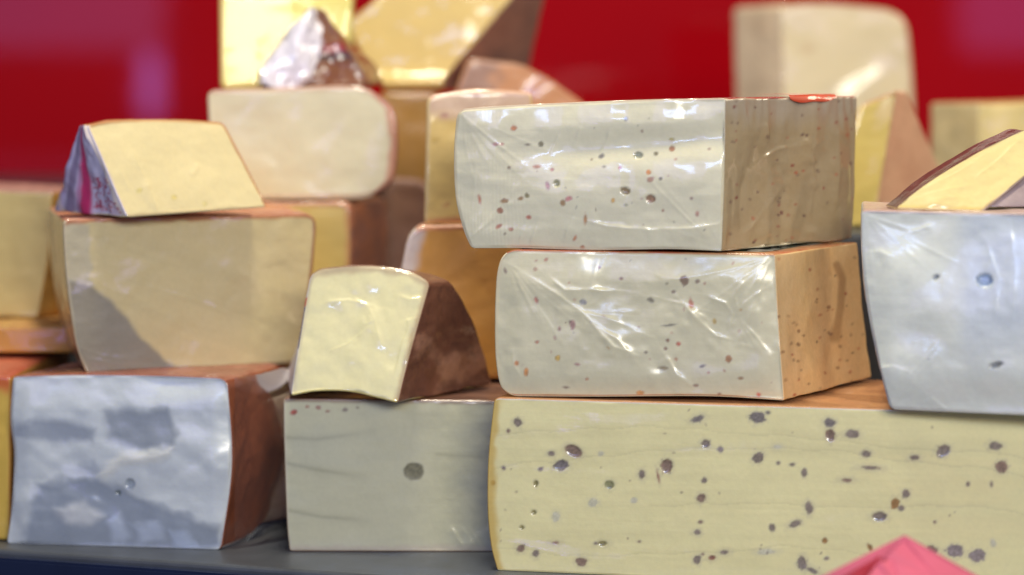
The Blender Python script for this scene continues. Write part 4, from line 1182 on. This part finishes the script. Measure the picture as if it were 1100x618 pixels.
# right rear: X, Y, Z
DX = 1.98; plX = plane_at(905, DX, 6)
rear('cheese_wheel_piece', 'big cream block standing highest at the back, against the red wall', plX, (840, ypx(RZ + .001, DX)), (985, ypx(RZ + .001, DX)), (974, 12), (838, 6), (224, 208, 168), left=[(841, 120)], right=[(981, 90)], top=[(890, 4)], radii=(4, 4, 26, 3), back=(-.030, .055, 0), step=3,
     edges={'right': ((206, 186, 150), 8, .5), 'top': ((200, 180, 140), 10, .5)}, sidecol={'left': ((242, 222, 188), (236, 212, 176)), 'top': ((206, 180, 140), (196, 160, 120)), 'right': ((200, 170, 130), (190, 160, 120))}, parts={'top': 'rind', 'left': 'rind', 'right': 'rind'},
     paint=lambda gx, gy, P, C: spots_paint([(868, 52, 7, 5, 0, (196, 160, 110), .5, 5)])(gx, gy, P, C))
DY = 1.66; plY = plane_at(945, DY, 14, 0)
rear('cheese_wedge', 'yellow wedge with pinkish tan right side, behind the tall bluish white block', plY, (880, ypx(RZ + .001, DY)), (938, ypx(RZ + .001, DY)), (965, 97), (925, 113), (232, 206, 112), right=[(946, 210)], radii=(3, 3, 3, 6), back=(.066, .075, 0), fb=1, ft=.10, step=2.5, ring=24,
     edges={'right': ((226, 196, 150), 5, .7)}, sidecol={'right': ((234, 180, 138), (226, 168, 128)), 'top': ((200, 160, 120), (190, 140, 100)), 'left': ((220, 190, 110), (210, 180, 100))}, parts={'right': 'rind', 'top': 'rind'}, rmat=M_rind)
DZ = 1.82; plZ = plane_at(1060, DZ, 6)
def Z_paint(gx, gy, P, C):
    b = vnoise(np.c_[gx / 16, gy / 400, gx * 0], 5); return C * (1 + .2 * b)[:, None]
rear('cheese_block', 'yellow cream block with vertical bands, at the right edge behind the slanted wedge', plZ, (1051, ypx(RZ + .001, DZ)), (1190, ypx(RZ + .001, DZ)), (1190, 108), (1050, 111), (226, 204, 136), radii=(4, 4, 8, 3), back=(-.024, .05, 0), step=3, paint=Z_paint,
     sidecol={'left': ((224, 206, 156), (216, 196, 140)), 'top': ((206, 170, 110), (196, 160, 100))}, parts={'top': 'rind', 'left': 'rind'})

# ------------------------------------------------------------------ pink folded paper in front
def pink():
    m = plain('pink_paper', (228, 106, 126), rough=.6, bump=.15, bscale=500, var=.05, vscale=60)
    root = thing('folded_paper', 'pink folded paper peeking up in front of the long speckled block', 'paper', (0, 0, 0))
    D0 = 1.360
    pl = plane_at(975, D0, 8, 24)
    def P(x, y, o=0.0): return pl.hit(float(x), float(y)) + np.array([0, o, 0])
    def facet(name, quad, th=.0012):
        nonlocal m
        Q = np.array(quad); n = np.cross(Q[1] - Q[0], Q[2] - Q[0]); n /= np.linalg.norm(n)
        if n[1] > 0: n = -n
        V = []; N_ = 10
        k = len(Q)
        c = Q.mean(0); pts = []
        for i in range(k):
            a, b = Q[i], Q[(i + 1) % k]
            for t in np.linspace(0, 1, N_, endpoint=False): pts.append(a * (1 - t) + b * t + n * .0006 * math.sin(5 * t + i))
        pts = np.array(pts); K = len(pts); pts[:, 2] = np.maximum(pts[:, 2], .003)
        V = np.vstack([pts, pts - n * th, [c + n * .0005], [c - n * th]])
        F = [[i, (i + 1) % K, 2 * K] for i in range(K)] + [[(i + 1) % K + K, i + K, 2 * K + 1] for i in range(K)] + [[i + K, (i + 1) % K + K, (i + 1) % K, i] for i in range(K)]
        return mesh_obj(name, V, F, m, root, smooth=False)
    facet('back_fold', [P(860, 640, .016), P(975, 579, .010), P(1090, 644, .016), P(980, 700, .026)])
    m = plain('pink_paper_inside', (176, 30, 50), rough=.6, var=.05)
    facet('inner_fold', [P(898, 628, .006), P(946, 600, .006), P(985, 640, .006), P(940, 660, .008)])
    m = MATS['pink_paper']
    facet('front_fold', [P(952, 601, .004), P(974, 580, .004), P(1082, 642, .002), P(1040, 664, .000), P(1000, 640, .0)])
    facet('side_fold', [P(916, 640, -.003), P(943, 602, -.004), P(958, 600, -.004), P(1046, 650, -.012), P(980, 690, -.012)])
    return root
pink()

# ------------------------------------------------------------------ light
w = bpy.data.worlds.new('World'); S.world = w; w.use_nodes = True
bg = w.node_tree.nodes['Background']; bg.inputs[0].default_value = (.72, .80, 1.0, 1); bg.inputs[1].default_value = .11


def area(name, loc, target, size, power, col, sy=None):
    l = bpy.data.lights.new(name, 'AREA'); l.energy = power; l.color = col; l.shape = 'RECTANGLE'; l.size = size; l.size_y = sy or size
    o = bpy.data.objects.new(name, l); COL.objects.link(o); o.location = loc
    d = Vector(target) - Vector(loc); o.rotation_euler = d.to_track_quat('-Z', 'Y').to_euler()
    return o


area('warm_lamp', (-.05, -.12, 1.25), (0, .1, .1), .18, 12.5, (1, .91, .70), .18)
area('warm_lamp', (1.0, .25, .75), (.1, 0, .12), .35, 4.5, (1, .86, .64), .35)
area('front_fill', (.50, -2.1, .80), (0, 0, .12), .9, 25, (1, .94, .77), .45)  # added fill from behind the camera, brightens the front and right-hand faces
area('daylight', (-.97, -1.75, .665), (0, 0, .12), .72, 3.0, (.38, .36, 1.0), .75)
area('daylight', (1.05, -1.8, .66), (.1, 0, .12), .45, 2.2, (.38, .30, 1.0), .75)
area('blue_strip_lamp', (-.15, -1.5, .66), (0, 0, .12), .85, 5.5, (.36, .52, 1.0), .15)
area('violet_lamp', (-.655, -1.5, .235), (-.4, .95, .25), .03, .11, (.36, .26, 1.0), .11)

S.view_settings.view_transform = 'Standard'; S.view_settings.look = 'None'
S.view_settings.exposure = 0; S.view_settings.gamma = 1
S.cycles.max_bounces = 8
